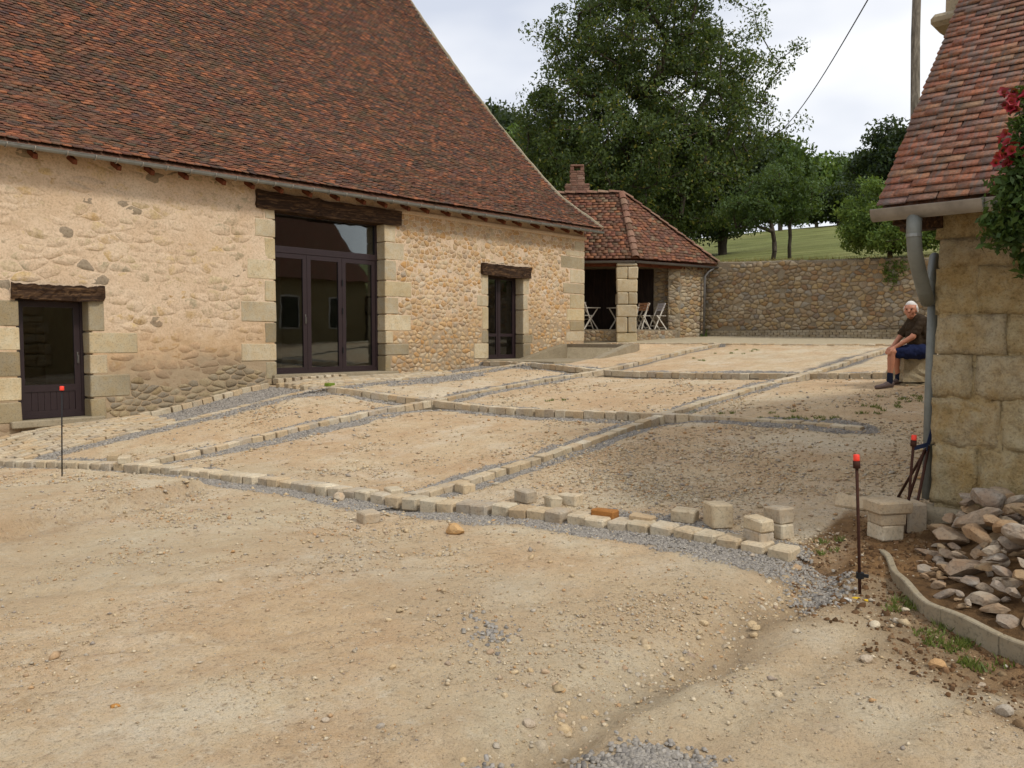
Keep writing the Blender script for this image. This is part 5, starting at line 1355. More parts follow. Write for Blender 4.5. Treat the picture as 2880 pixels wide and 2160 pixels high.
stake(174, 1098, 1340, 'thin black stake with a round red cap before the left barn door', .008, .036, mat='black', collar=False)
t_ = stake(2548, 1238, 1500, 'rusty stake with a red cap tied to the downpipe by a blue strap', lean=(22, 0))
for i, (a, b, c, d_, lab) in enumerate(((2605,1262,2522,1396,'far bare rusty rod leaning behind the capped stake'),(2612,1256,2560,1505,'near bare rusty rod leaning against the downpipe'),(2600,1266,2540,1440,'middle bare rusty rod leaning against the downpipe'))):
    q = ghit(c, d_)
    tp = at(a, b, 6.98); o = MB().tube([q-Vector((0, 0, .03)), tp], .012, 8).build('steel_rod', M['rust'], None, smooth=True); tag(o, lab, 'rod')
st = at(2566, 1262, 6.8); s2 = at(2610, 1250, 6.9)
mb = MB(); mb.bar(st, s2, .006, .035); mb.bar(s2, s2+Vector((.03, -.03, .16)), .006, .03); mb.bar(s2, s2+Vector((-.03, .0, -.05)), .006, .03)
tag(mb.build('strap', M['blue_strap']), 'dark blue strap tying the stakes to the downpipe', 'strap')

# ------------------------------------------------------------------ weeds
def tufts(name, spots, mat, label, h=.06, blades=26):
    V, Fc, Rn = [], [], []
    for (x, y, r_) in spots:
        zc_ = gzf(x, y)
        for _ in range(blades):
            a = nr.uniform(0, 6.28); q = r_*math.sqrt(nr.rand()); bx_, by_ = x+q*math.cos(a), y+q*math.sin(a); zb = zc_-.005
            hh = h*nr.uniform(.4, 1.1); dx, dy = nr.normal(0, .5*hh, 2); w = .004+.06*hh; b = len(V); th = nr.uniform(0, 3.14)
            V += [(bx_-w*math.cos(th), by_-w*math.sin(th), zb), (bx_+w*math.cos(th), by_+w*math.sin(th), zb), (bx_+dx, by_+dy, zb+hh)]; Fc.append((b, b+1, b+2)); Rn += [nr.rand()]*3
    me = new_mesh(name, V, Fc, mat); me.attributes.new('rnd', 'FLOAT', 'POINT').data.foreach_set('value', Rn)
    return stuff(link(name, me), label, 'weeds')
sp_ = []
for (a, b, rx, ry, n) in ((2530,1125,60,12,10),(2480,1150,80,15,10),(2270,1178,140,6,14),(2545,1705,45,14,9),(2660,1790,80,30,16),(2330,1540,60,20,5),(2060,1160,200,6,6),(2750,1850,80,40,10),(1990,1010,60,6,4),(2060,995,50,5,4),(1560,1128,30,4,3),(2110,985,60,4,4)):
    for _ in range(n): p = ghit(a+nr.uniform(-rx, rx), b+nr.uniform(-ry, ry)); sp_.append((p.x, p.y, .05))
tufts('weeds', sp_, M['grass'], 'low green weeds scattered on the right side of the yard', .05)
sp_ = [(26.05, y+nr.uniform(-.1, .1), .12) for y in np.arange(2.0, 13.8, .12)]
V, Fc, Rn = [], [], []
for (x, y, r_) in sp_:
    zb = E+wtop(y)+.03
    for _ in range(26):
        bx_, by_ = x+nr.uniform(-.12, .2), y+nr.uniform(-.1, .1); hh = nr.uniform(.05, .22); b = len(V); th = nr.uniform(0, 3.14); w = .008
        V += [(bx_-w*math.cos(th), by_-w*math.sin(th), zb), (bx_+w*math.cos(th), by_+w*math.sin(th), zb), (bx_+nr.normal(-.04, .08), by_+nr.normal(0, .08), zb+hh*nr.uniform(.2, 1))]; Fc.append((b, b+1, b+2)); Rn += [nr.rand()]*3
me = new_mesh('wall_top_grass', V, Fc, M['dry_grass']); me.attributes.new('rnd', 'FLOAT', 'POINT').data.foreach_set('value', Rn)
stuff(link('wall_top_grass', me), 'dry grass along the top of the retaining wall', 'grass')

# scraps at the foot of the near stake and a brick shard in the foreground
for (a, b, mt, lab) in ((2385, 1690, 'white_paint', 'white scrap of plastic at the foot of the near stake'), (2408, 1686, 'yellow', 'left yellow plastic scrap at the foot of the near stake'), (2440, 1692, 'yellow', 'right yellow plastic scrap at the foot of the near stake'), (322, 1992, 'sett_warm', 'small orange brick shard in the left foreground')):
    tag(link('scrap', rock_mesh(int(a), .03, .018, .009 if mt != 'sett_warm' else .014, M[mt], 2, 6, 'scrap'), None, ghit(a, b)+Vector((0, 0, .008)), (0, .1, a*.7)), lab, 'scrap')
# ------------------------------------------------------------------ folding furniture on the shed platform
PZ = .335
def folding_chair(a, b, turn, label, seat_mat='white_wood', back=None):
    """slatted folding chair; local x across, y front to back"""
    base = SP(a, b, PZ); t = thing('folding_chair', label, 'chair', base, 'folding chairs in the open shed'); Mt = Matrix.Translation(base) @ Matrix.Rotation(turn, 4, 'Z')
    def P(x, y, z): return Mt @ Vector((x, y, z))
    for sx in (-.2, .2):
        MB().bar(P(sx, .22, 0), P(sx, -.16, .46), .025, .035).build('leg', M['white_wood'], t)
        MB().bar(P(sx*.88, -.24, 0), P(sx*.88, .18, .88), .025, .035).build('leg', M['white_wood'], t)
    MB().bar(P(-.2, .17, .06), P(.2, .17, .06), .02, .03).build('stretcher', M['white_wood'], t)
    MB().bar(P(-.18, -.18, .12), P(.18, -.18, .12), .02, .03).build('stretcher', M['white_wood'], t)
    for i in range(5): MB().bar(P(-.21, -.16+.08*i, .455), P(.21, -.16+.08*i, .455), .065, .018).build('seat_slat', M[seat_mat], t)
    for z, y in ((.66, .085), (.75, .12), (.84, .155)): MB().bar(P(-.21, y, z), P(.21, y, z), .018, .075).build('back_slat', M[back or seat_mat], t)
    return t
ang = math.atan2(e2.y, e2.x)
folding_chair(3.05, 1.0, ang+1.2, 'pale folding chair deep in the shed left of the pillar')
folding_chair(2.35, .95, ang+1.7, 'folding chair with a pale back just left of the pillar')
folding_chair(.95, 1.55, ang-1.3, 'folding chair with a brown back just right of the pillar', back='tan_wood')
folding_chair(.78, 2.05, ang-1.7, 'pale grey-white folding chair nearest the right end of the shed', back='cloth_grey')
folding_chair(1.35, 2.15, ang-1.9, 'folding chair at the back of the right-hand group')
def folding_table(a, b, turn, label):
    base = SP(a, b, PZ); t = thing('folding_table', label, 'table', base); Mt = Matrix.Translation(base) @ Matrix.Rotation(turn, 4, 'Z')
    def P(x, y, z): return Mt @ Vector((x, y, z))
    for i in range(6): MB().bar(P(-.5, -.25+.1*i, .71), P(.5, -.25+.1*i, .71), .09, .02).build('top_slat', M['white_wood'], t)
    for sx in (-.4, .4):
        MB().bar(P(sx, -.25, 0), P(sx, .25, .69), .03, .03).build('leg', M['white_wood'], t); MB().bar(P(sx*.93, .25, 0), P(sx*.93, -.25, .69), .03, .03).build('leg', M['white_wood'], t)
    MB().bar(P(-.4, 0, .34), P(.4, 0, .34), .025, .025).build('stretcher', M['white_wood'], t)
folding_table(2.75, 1.5, ang+1.4, 'pale slatted folding table behind the chairs left of the pillar')
folding_table(1.25, 1.15, ang+1.5, 'pale slatted folding table right of the pillar')
# small bright plant at the foot of the shed downpipe
pp = SP(.15, W2-.35, -.03)
V, Fc, Rn = [], [], []
for _ in range(160):
    c = Vector((pp.x+nr.normal(0, .05), pp.y+nr.normal(0, .05), pp.z+abs(nr.normal(.1, .07)))); b = len(V); d1 = Vector(nr.normal(0, .03, 3)); d2 = Vector(nr.normal(0, .02, 3)); V += [c-d1, c+d2, c+d1, c-d2]; Fc.append((b, b+1, b+2, b+3)); Rn += [nr.rand()]*4
me = new_mesh('foliage', V, Fc, M['leaf_light']); me.attributes.new('rnd', 'FLOAT', 'POINT').data.foreach_set('value', Rn)
tag(link('small_plant', me), 'small bright green plant at the foot of the shed downpipe', 'plant')

# ------------------------------------------------------------------ stone seat block and the seated man
MD = 13.0
def MP(px, py, dz=0.0): return at(px, py, MD+dz)
fl = MP(2490, 1086).z
bl = thing('stone_block', 'weathered two-tier stone block the man sits on', 'block', MP(2590, 1105))
bz = MP(2580, 1003).z; c0 = MP(2640, 1100); zmid = bz-.40
yaw = math.atan2(RIGHT.y, RIGHT.x)
hb = gzf(c0.x, c0.y)-.06
def rough_big(sx, sy, sz, seed):
    me = rough_block('block', sx, sy, sz, M['ashlar_old'], seed, .02, .02, cuts=5); return me
cb = MP(2592, 1050); cpos = Vector((cb.x, cb.y, 0)) + FWD0*.28
o = link('upper_stone', rough_big(.62, .62, bz-zmid, 3), bl, (cpos.x+RIGHT.x*.02, cpos.y+RIGHT.y*.02, zmid), (0, 0, yaw))
o = link('lower_stone', rough_big(.60, .62, zmid-hb-.01, 4), bl, (cpos.x+RIGHT.x*.03, cpos.y+RIGHT.y*.03, hb), (0, 0, yaw+.02))
def capsule_cloud(name, segs, mat, parent, voxel=.010, smooth=4):
    """limbs as tapered tubes and ellipsoids fused into one continuous skin"""
    mb = MB()
    for sg in segs:
        a, ra, b, rb = Vector(sg[0]), sg[1], Vector(sg[2]), sg[3]
        n = 6; L_ = (b-a).length
        if L_ < 1e-5: d = Vector((0, 0, 1)); b = a + d*1e-4
        else: d = (b-a)/L_
        pts = [a - d*ra*c for c in (.98, .8, .45)] + [a.lerp(b, i/n) for i in range(n+1)] + [b + d*rb*c for c in (.45, .8, .98)]
        rr = [ra*.18, ra*.6, ra*.89] + [ra+(rb-ra)*i/n for i in range(n+1)] + [rb*.89, rb*.6, rb*.18]
        mb.tube(pts, rr, 12)
    o = mb.build(name, mat, parent, smooth=True)
    md = o.modifiers.new('remesh', 'REMESH'); md.mode = 'VOXEL'; md.voxel_size = voxel; md.use_smooth_shade = True
    s_ = o.modifiers.new('smooth', 'SMOOTH'); s_.iterations = smooth; s_.factor = .5
    if name in ('shirt', 'shorts'):
        tx = bpy.data.textures.get('folds') or bpy.data.textures.new('folds', 'CLOUDS'); tx.noise_scale = .07; tx.noise_depth = 2
        d_ = o.modifiers.new('folds', 'DISPLACE'); d_.texture = tx; d_.texture_coords = 'GLOBAL'; d_.strength = .035; d_.mid_level = .5
    return o
man = thing('person', 'seated man with white hair, dark brown shirt and navy shorts', 'person', MP(2560, 1085))
B = {}
dF, dN = .17, -.17              # far and near side offsets in depth (near = towards the camera)
hipN, hipF = MP(2590, 986, -.10), MP(2590, 986, .10)
kneN, kneF = MP(2508, 990, -.14), MP(2520, 996, .16)
ankN, ankF = MP(2503, 1060, -.14), MP(2526, 1060, .16)
chest = MP(2580, 925); pel = MP(2592, 978); neck0 = MP(2578, 900); head = MP(2561, 873, -.02)
shN, shF = MP(2598, 905, -.19), MP(2562, 908, .17)
elN, elF = MP(2566, 948, -.24), MP(2530, 950, .20)
wrN, wrF = MP(2516, 978, -.15), MP(2510, 976, .12)
f_ = (-RIGHT*.62 - FWD0*.78).normalized()        # the way the face looks: half towards the camera
s_ = f_.cross(Z3).normalized()
segs = [(pel, .15, chest, .16), (chest, .16, neck0, .09), (neck0, .062, head-Z3*.06, .06), (head+Z3*.035-f_*.012, .098, head+Z3*.02+f_*.012, .092), (head+f_*.03-Z3*.06, .068, head+f_*.045-Z3*.085, .045),
        (head+f_*.095+Z3*.02, .012, head+f_*.118-Z3*.025, .017), (head+s_*.088-f_*.015+Z3*.015, .016, head+s_*.086-f_*.012-Z3*.025, .013), (head-s_*.088-f_*.015+Z3*.015, .016, head-s_*.086-f_*.012-Z3*.025, .013),
        (head+f_*.085+s_*.05+Z3*.036, .012, head+f_*.09+s_*.02+Z3*.036, .013), (head+f_*.085-s_*.05+Z3*.036, .012, head+f_*.09-s_*.02+Z3*.036, .013),
        (head+f_*.083+s_*.025-Z3*.066, .011, head+f_*.083-s_*.025-Z3*.066, .011), (head+f_*.06+s_*.045-Z3*.02, .03, head+f_*.06+s_*.03-Z3*.04, .03), (head+f_*.06-s_*.045-Z3*.02, .03, head+f_*.06-s_*.03-Z3*.04, .03),
        (shN, .06, elN, .046), (shF, .06, elF, .046), (elN, .045, wrN, .031), (elF, .045, wrF, .031),
        (hipN, .10, kneN, .062), (hipF, .10, kneF, .062), (kneN, .060, kneN.lerp(ankN, .35), .056), (kneN.lerp(ankN, .35), .056, ankN, .036), (kneF, .060, kneF.lerp(ankF, .35), .056), (kneF.lerp(ankF, .35), .056, ankF, .036), (neck0, .1, shN, .065), (neck0, .1, shF, .065)]
for wr, kn in ((wrN, kneN), (wrF, kneF)):      # hands folded over the knee: palm, four fingers, thumb
    hd = (-RIGHT*.75 + Z3*-.45 - FWD0*.1).normalized(); ac = hd.cross(Z3).normalized(); palm = wr + hd*.07
    segs.append((wr, .03, palm, .034))
    for i, o_ in enumerate((-.032, -.011, .011, .030)):
        k0 = palm + ac*o_ + hd*.02; ln_ = (.036, .042, .04, .032)[i]; k1 = k0 + (hd*.8-Z3*.6).normalized()*ln_; k2 = k1 + (hd*.2-Z3).normalized()*ln_*.8
        segs += [(k0, .0105, k1, .0095), (k1, .0095, k2, .008)]
    segs.append((wr + hd*.03 + ac*.03, .013, palm + ac*.06 + hd*.005 - Z3*.02, .0095))
body = capsule_cloud('body', segs, M['skin'], man, .0085, 3)
for sg in (-1, 1): MB().tube([head+f_*.086+s_*.034*sg+Z3*.014, head+f_*.098+s_*.033*sg+Z3*.014], .011, 8).build('eye', M['black'], man, smooth=True)
capsule_cloud('shirt', [(pel+Z3*.03, .175, MP(2592, 950), .178), (MP(2592, 950), .178, chest, .178), (chest, .175, neck0+Z3*-.005, .105), (neck0-Z3*.01, .12, shN, .085), (neck0-Z3*.01, .12, shF, .085), (shN, .085, shN.lerp(elN, .72), .072), (shF, .085, shF.lerp(elF, .72), .072), (MP(2572, 945, -.05), .13, MP(2575, 970, -.05), .13), (MP(2598, 915, -.02), .13, MP(2606, 950, -.02), .14)], M['shirt'], man, .012, 5)
capsule_cloud('collar', [(neck0+Z3*.015+s_*.06, .03, neck0+Z3*.0+f_*.085-Z3*.03, .022), (neck0+Z3*.015-s_*.06, .03, neck0+f_*.085-Z3*.03, .022)], M['shirt_dark'], man, .008, 3)
capsule_cloud('shorts', [(pel-Z3*.01, .165, hipN.lerp(kneN, .12), .128), (pel-Z3*.01, .165, hipF.lerp(kneF, .12), .128), (hipN, .128, hipN.lerp(kneN, .80), .090), (hipF, .128, hipF.lerp(kneF, .80), .090), (hipN+Z3*-.03, .11, hipN.lerp(kneN, .72)-Z3*.03, .085), (pel+RIGHT*.06-Z3*.03, .13, pel+RIGHT*.04, .14)], M['shorts'], man, .012, 4)
capsule_cloud('hair', [(head+Z3*.05-f_*.045, .094, head+Z3*.068-f_*.012, .084), (head-f_*.05-Z3*.025, .076, head-f_*.045+Z3*.03, .09), (head+s_*.066-f_*.035-Z3*.01, .042, head+s_*.066+Z3*.04-f_*.012, .042), (head-s_*.066-f_*.035-Z3*.01, .042, head-s_*.066+Z3*.04-f_*.012, .042)], M['hair'], man, .008, 3)
for ank, toe, dz in ((ankN, MP(2466, 1084, -.16), -.0), (ankF, MP(2506, 1082, .13), 0)):
    sole = gzf(ank.x, ank.y); toe = Vector((toe.x, toe.y, gzf(toe.x, toe.y)+.03)); heel = Vector((ank.x, ank.y, sole+.04))+(ank-toe).normalized()*.03
    heel.z = sole+.042
    capsule_cloud('sock', [(ank+Z3*.05, .045, Vector((ank.x, ank.y, sole+.07)), .048)], M['sock'], man, .010, 3)
    capsule_cloud('shoe', [(heel, .045, heel.lerp(toe, .5)+Z3*.004, .044), (heel.lerp(toe, .5), .044, toe, .036), (heel+Z3*.02, .047, heel.lerp(toe, .35)+Z3*.022, .042)], M['shoe'], man, .008, 3)
    capsule_cloud('shoe_sole', [(heel-Z3*.027, .034, toe-Z3*.012, .026)], M['shoe_sole'], man, .008, 2)
# ------------------------------------------------------------------ vegetation
def leaf_cloud(centers, sig, n, size, rs, droop=.25, aspect=.5):
    """diamond leaves round the given twig ends: arrays of vertices, quads, random values"""
    C = np.repeat(centers, n, 0); m = len(C); S_ = np.repeat(sig, n)[:, None]
    q_ = rs.normal(0, 1, (m, 3)); q_ /= np.linalg.norm(q_, axis=1)[:, None]; P = C + q_*(rs.rand(m)**.4)[:, None]*S_*1.7*np.array([1, 1, .7]); P[:, 2] -= np.abs(rs.normal(0, .25, m))*S_[:, 0]*droop
    d = rs.normal(0, 1, (m, 3)); d[:, 2] -= .5; d /= np.linalg.norm(d, axis=1)[:, None]
    u = rs.normal(0, 1, (m, 3)); w = np.cross(d, u); w /= np.linalg.norm(w, axis=1)[:, None]
    L_ = (size*rs.uniform(.45, 1.5, m))[:, None]; nrm = np.cross(d, w)
    V = np.stack([P - d*L_*.5, P + w*L_*aspect*.5 + nrm*L_*.08, P + d*L_*.5, P - w*L_*aspect*.5 + nrm*L_*.08], 1)
    return V.reshape(-1, 3), np.arange(m*4).reshape(m, 4), np.repeat(np.clip(np.repeat(rs.rand(len(centers)), n)*.45 + rs.rand(m)*.55, 0, 1), 4)
def grow(name, label, base, ells, nclump, nleaf, lsize, mat, seed, trunk_r, group=None, sig=.45, cat='tree', trunks=None, bark='bark', lean=(0, 0), hollow=.35, fork=.25, aspect=.5):
    """tree: twig clumps fill the ellipsoids (cx,cy,cz,rx,ry,rz,weight), limbs reach each clump from the trunk"""
    rs = np.random.RandomState(seed); W_ = np.array([e[6] for e in ells], float); W_ /= W_.sum(); cl = []
    while len(cl) < nclump:
        e = ells[rs.choice(len(ells), p=W_)]; p = rs.normal(0, 1, 3); p /= np.linalg.norm(p); p *= (hollow + (1-hollow)*rs.rand()**.55)
        q = np.array(e[:3]) + p*np.array(e[3:6])
        if q[2] > base[2] + .35: cl.append(q)
    cl = np.array(cl); root = thing(name, label, cat, base, group); base = np.array(base, float)
    nodes = [base - np.array([0, 0, .2])]; par = [-1]
    top = np.array([np.average([e[0] for e in ells], weights=W_), np.average([e[1] for e in ells], weights=W_), np.average([e[2] for e in ells], weights=W_)])
    for tr_ in (trunks or [(0, 0, 1.0)]):
        last = 0
        for k in range(1, 7):
            f = k/6; t_ = base*(1-f) + (top + np.array([tr_[0], tr_[1], 0]))*f; t_[2] = base[2] + (top[2]-base[2])*f*tr_[2]
            t_[:2] = base[:2] + (t_[:2]-base[:2])*(f**1.2) + np.array(lean)*math.sin(f*3.1)*.5 + rs.normal(0, .04, 2)
            nodes.append(t_); par.append(last); last = len(nodes)-1
    order = np.argsort(np.linalg.norm(cl - base, axis=1)*(1+0*cl[:, 2])); ends = []
    for i in order:
        N_ = np.array(nodes); d = cl[i] - N_; dist = np.linalg.norm(d, axis=1); cost = dist + .8*np.maximum(0, -d[:, 2]) + 1.5*(N_[:, 2] < base[2] + fork*(top[2]-base[2]))
        j = int(np.argmin(cost)); a = N_[j]; L_ = dist[j]; last = j; ns = max(1, int(L_/.9))
        for s_ in range(1, ns+1):
            f = s_/ns; q = a*(1-f) + cl[i]*f + np.array([0, 0, .12*L_*math.sin(f*math.pi)]) + rs.normal(0, .05*L_/ns, 3)*(s_ < ns)
            nodes.append(q); par.append(last); last = len(nodes)-1
        ends.append(last)
    n = len(nodes); load = np.zeros(n)
    for e_ in ends: load[e_] += 1
    for i in range(n-1, 0, -1): load[par[i]] += load[i]
    rad = trunk_r*np.sqrt(np.maximum(load, .4)/max(load.max(), 1))*.98 + .004
    mb = MB(); 
    for i in range(1, n):
        a, b = nodes[par[i]], nodes[i]; ra, rb = min(rad[par[i]], rad[i]*1.6), rad[i]
        if np.linalg.norm(np.array(b)-np.array(a)) < 1e-4: continue
        mb.tube([a, b], [ra, rb], 6 if rb > .05 else 4, caps=False)
    link('trunk', mb.mesh('trunk', M[bark], True), root)
    V, Q, Rn = leaf_cloud(cl, np.full(len(cl), sig)*rs.uniform(.6, 1.35, len(cl)), nleaf, lsize, rs, aspect=aspect)
    link('crown', np_mesh('crown', V, Q, mat, False, {'rnd': Rn}), root)
    return root
def EL(px, py, depth, rx, rz, ry=None, w=None):
    """ellipsoid centred on a line of sight at a real distance; radii in photo pixels across and up"""
    c = at(px, py, depth); k = depth/F; a = rx*k; b = rz*k; ry = ry or a
    return (c.x, c.y, c.z, a, a if ry is None else min(a, ry*1.0) if False else a, b, w or a*a*b)
def hill_z(p): return gzf(p.x, p.y)
def base_at(px, depth): p = at(px, 900, depth); return (p.x, p.y, gzf(p.x, p.y))
# the tall tree behind the shed
grow('ash_tree', 'tall dark-leaved tree with an airy right side behind the shed', base_at(1850, 40), 
     [EL(1640, 330, 40, 170, 230), EL(1780, 120, 40, 240, 170), EL(1960, 300, 40, 200, 260), EL(1800, 430, 39, 280, 170), EL(1700, 560, 38, 190, 90), EL(1930, 560, 39, 180, 110), EL(2080, 130, 41, 110, 130, w=4), EL(2120, 270, 41, 120, 90, w=3), EL(2215, 180, 41, 60, 50, w=1.0), EL(1850, -80, 40, 260, 120), EL(1560, 190, 40, 90, 160, w=5), EL(1530, 380, 40, 75, 150, w=6), EL(2140, 360, 41, 100, 80, w=3)],
     1000, 135, .16, M['leaf_big'], 3, .42, sig=.42, trunks=[(0, 0, 1.0), (-2.0, 1.5, .9), (2.4, -2.0, 1.05)], hollow=.3, fork=.2)
grow('dark_tree', 'dense dark tree filling the gap between the tall tree and the shed roof', base_at(1640, 46), [EL(1560, 470, 46, 130, 150), EL(1720, 520, 46, 200, 120), EL(1500, 420, 47, 60, 110), EL(1900, 560, 46, 170, 110)], 300, 130, .24, M['leaf_dark'], 5, .3, sig=.6)
grow('dark_tree', 'dark tree under the right side of the tall tree above the meadow edge', base_at(2030, 44), [EL(2010, 540, 44, 150, 130), EL(2090, 470, 45, 80, 90)], 220, 120, .22, M['leaf_dark'], 6, .25, sig=.55)
# two small orchard trees just behind the wall
grow('small_tree', 'small leaning fruit tree left of the pair behind the wall', base_at(2168, 31), [EL(2105, 585, 31, 85, 62), EL(2165, 515, 31, 65, 45)], 70, 110, .11, M['leaf_mid'], 7, .085, 'pair of small trees behind the wall', sig=.24, lean=(.25, -.2), fork=.4)
grow('small_tree', 'small upright fruit tree right of the pair behind the wall', base_at(2218, 32), [EL(2240, 560, 32, 70, 68), EL(2200, 485, 32, 48, 45)], 70, 110, .11, M['leaf_mid'], 8, .07, 'pair of small trees behind the wall', sig=.24, fork=.4)
# bush hanging over the wall beside the house, dark tree behind it
grow('wall_bush', 'bright green bush overhanging the wall near the house', base_at(2500, 25.2), [EL(2440, 600, 25.2, 85, 95), EL(2530, 650, 24.8, 110, 85), EL(2600, 610, 25, 90, 120), EL(2420, 680, 25, 60, 50)], 190, 150, .10, M['leaf_light'], 9, .08, None, .22, 'bush', fork=.1)
grow('dark_tree', 'dark round tree rising behind the bush and the pole', base_at(2520, 60), [EL(2500, 420, 60, 75, 65), EL(2560, 470, 60, 110, 100), EL(2450, 480, 62, 60, 40)], 200, 110, .3, M['leaf_dark'], 10, .3, sig=.6)
# hanging ivy on the wall
# far hedge and tree line on the crest
grow('hedge', 'dark clipped hedge at the top of the meadow', base_at(2350, 74), [EL(2310, 565, 74, 75, 34), EL(2390, 560, 74, 75, 36)], 120, 110, .3, M['leaf_dark'], 11, .12, None, .55, 'hedge', fork=.05)
grow('hedge', 'ragged green hedge along the crest behind the far trees', base_at(2420, 80), [EL(2220+i*55, 598, 80, 45, 44) for i in range(8)], 200, 90, .34, M['leaf_mid'], 12, .12, None, .6, 'hedge', fork=.05)
far = [(2290, 505, 95, 50, 40, 'leaf_light', 'yellow-green tree on the crest above the hedge'), (2360, 500, 98, 60, 42, 'leaf_mid', 'rounded green tree on the crest right of the yellow-green one'), (2440, 505, 92, 60, 50, 'leaf_mid', 'green tree on the crest next to the dark tree'), (2190, 470, 70, 70, 80, 'leaf_mid', 'light green tree peeping out behind the small fruit trees'),
       (1425, 395, 62, 45, 62, 'leaf_dark', 'conifer-like dark tree showing over the barn verge'), (1380, 360, 66, 28, 45, 'leaf_dark', 'pointed dark tree just left above the barn verge'), (1465, 430, 56, 55, 50, 'leaf_light', 'paler tree low behind the barn verge')]
for i, (a, b, d, rx, rz, mt, lab) in enumerate(far):
    grow('far_tree', lab, base_at(a, d), [EL(a, b, d, rx, rz), EL(a+rx*.4, b+rz*.4, d, rx*.8, rz*.6)], 90, 110, .006*d, M[mt], 20+i, .2, 'trees on the far slope', sig=.012*d)
# woods further along the slope, out of the picture, that the place goes on with
for i, (a, d, hgt) in enumerate(((2850, 60, 9), (3300, 50, 8), (3800, 45, 9), (900, 75, 11), (300, 80, 12))):
    b_ = base_at(a, d); grow('far_tree', ('green tree on the slope hidden behind the right house', 'green tree on the slope far to the right', 'broad tree at the far right end of the slope', 'tall tree hidden behind the barn', 'tall tree far behind the barn')[i], b_, [(b_[0], b_[1], b_[2]+hgt*.6, hgt*.4, hgt*.4, hgt*.4, 1)], 70, 80, .45, M['leaf_mid'], 40+i, .25, 'trees on the far slope', sig=.8)
# ivy trailing down the wall
rs = np.random.RandomState(4); ic = []
for (yy, n, zt) in ((8.15, 26, 2.3), (8.35, 22, 2.3), (7.9, 14, 2.3)):
    for k in range(n): ic.append((25.80, yy+rs.normal(0, .06), E+zt-k*.028+rs.normal(0, .05)))
V, Q, Rn = leaf_cloud(np.array(ic), np.full(len(ic), .05), 12, .06, rs)
o = link('ivy', np_mesh('ivy', V, Q, M['leaf_light'], False, {'rnd': Rn})); tag(o, 'strand of ivy trailing down the retaining wall under the bush', 'ivy')

# ------------------------------------------------------------------ climbing trumpet vine on the house
vb = Vector((7.05, .2, gzf(7.05, .2)))
vine = thing('trumpet_vine', 'climbing vine with red trumpet flowers on the right-hand house', 'vine', vb)
rs = np.random.RandomState(9); cs = []; sg_ = []
def vb_blob(px, py, dep, rx, rz, n):
    c = at(px, py, dep); k = dep/F
    for _ in range(n):
        p = rs.normal(0, 1, 3); p /= np.linalg.norm(p); p *= rs.rand()**.45
        q = np.array(c) + np.array(RIGHT)*p[0]*rx*k + np.array(UP)*p[1]*rz*k + np.array(FWD0)*p[2]*rx*k*.6; cs.append(q)
vb_blob(2850, 560, 5.9, 75, 110, 90); vb_blob(2890, 420, 5.8, 45, 90, 40); vb_blob(2830, 640, 5.95, 60, 60, 55); vb_blob(2900, 300, 5.8, 30, 70, 25); vb_blob(2960, 520, 5.7, 90, 200, 120); vb_blob(3020, 700, 5.7, 60, 160, 60); vb_blob(2900, 740, 6.0, 40, 40, 16)
V, Q, Rn = leaf_cloud(np.array(cs), np.full(len(cs), .055), 16, .055, rs)
link('foliage', np_mesh('foliage', V, Q, M['leaf_vine'], False, {'rnd': Rn}), vine)
mb = MB(); prev = vb - Vector((0, 0, .1))
for p in (Vector((7.1, .3, E-.9)), Vector((7.12, .45, E-.2)), Vector((7.0, .6, E+.4)), Vector((6.85, .75, E+.9)), Vector((6.9, .8, E+1.5))):
    mb.tube([prev, p], [.03, .025], 6); prev = p
for c in cs[::14]:
    mb.tube([Vector((6.95, .65, E+.7)), Vector(c)], [.012, .004], 4, caps=False)
link('stem', mb.mesh('stem', M['bark'], True), vine)
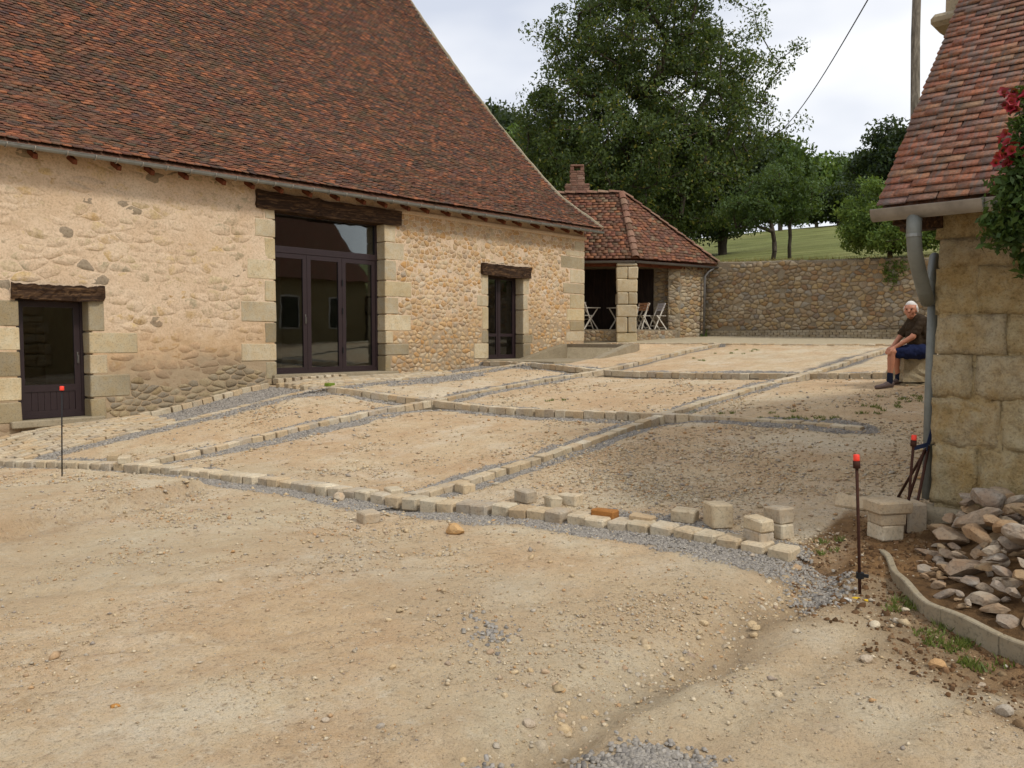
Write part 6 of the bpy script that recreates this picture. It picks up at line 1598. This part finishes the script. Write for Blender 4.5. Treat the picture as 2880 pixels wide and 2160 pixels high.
def flower(c, d, s_):
    d = d.normalized(); x = d.cross(Z3).normalized(); y = x.cross(d); mb = MB(); V = []; m = 12
    rings = [(-.055, .006), (-.03, .011), (0, .017), (.012, .030), (.016, .040)]
    for k, (h, r_) in enumerate(rings):
        for i in range(m): rr = r_*(1+(.22*math.cos(5*2*math.pi*i/m) if k > 2 else 0)); V.append(c + (d*h + (x*math.cos(2*math.pi*i/m) + y*math.sin(2*math.pi*i/m))*rr)*s_)
    Fc = [(k*m+i, k*m+(i+1) % m, (k+1)*m+(i+1) % m, (k+1)*m+i) for k in range(4) for i in range(m)]
    o = link('flower', new_mesh('flower', V, Fc, M['petal'], True), vine)
for (px, py, n) in ((2835, 262, 5), (2842, 300, 7), (2825, 420, 6), (2845, 405, 6), (2830, 445, 5), (2868, 275, 4), (2880, 420, 4)):
    for _ in range(n): flower(at(px+rs.normal(0, 12), py+rs.normal(0, 14), 5.75+rs.normal(0, .05)), Vector(rs.normal(0, .6, 3)) - FWD0*.7 - RIGHT*.5, rs.uniform(.55, .85))
for (px, py) in ((2862, 268), (2870, 410), (2878, 300)): 
    mb = MB(); mb.tube([at(px-20, py+8, 5.76), at(px+40, py+40, 5.76), at(2920, py+90, 5.8)], [.004, .006, .008], 5); link('flower_stalk', mb.mesh('flower_stalk', M['bark'], True), vine)

# ------------------------------------------------------------------ pole and cable
pb = base_at(2560, 27.5); pt = at(2583, -160, 27.5)
tag(MB().tube([Vector(pb)-Vector((0, 0, .5)), Vector(pb).lerp(pt, .35)+RIGHT*.03, Vector(pb).lerp(pt, .7)+RIGHT*-.03, pt], [.165, .15, .14, .125], 14).build('utility_pole', M['pole'], None, smooth=True), 'mottled grey wooden utility pole rising behind the right-hand roof', 'pole')
ca_, cb_ = at(2475, -60, 17), at(2150, 400, 42)
tag(MB().tube([ca_.lerp(cb_, f) - Z3*(.6*math.sin(math.pi*f)) for f in np.linspace(-.3, 1, 24)], .016, 6).build('overhead_cable', M['black'], None, smooth=True), 'black overhead cable running into the tall tree', 'cable')
print('objects', len(bpy.data.objects), 'tris', sum(len(o.data.polygons) for o in bpy.data.objects if o.type == 'MESH'))
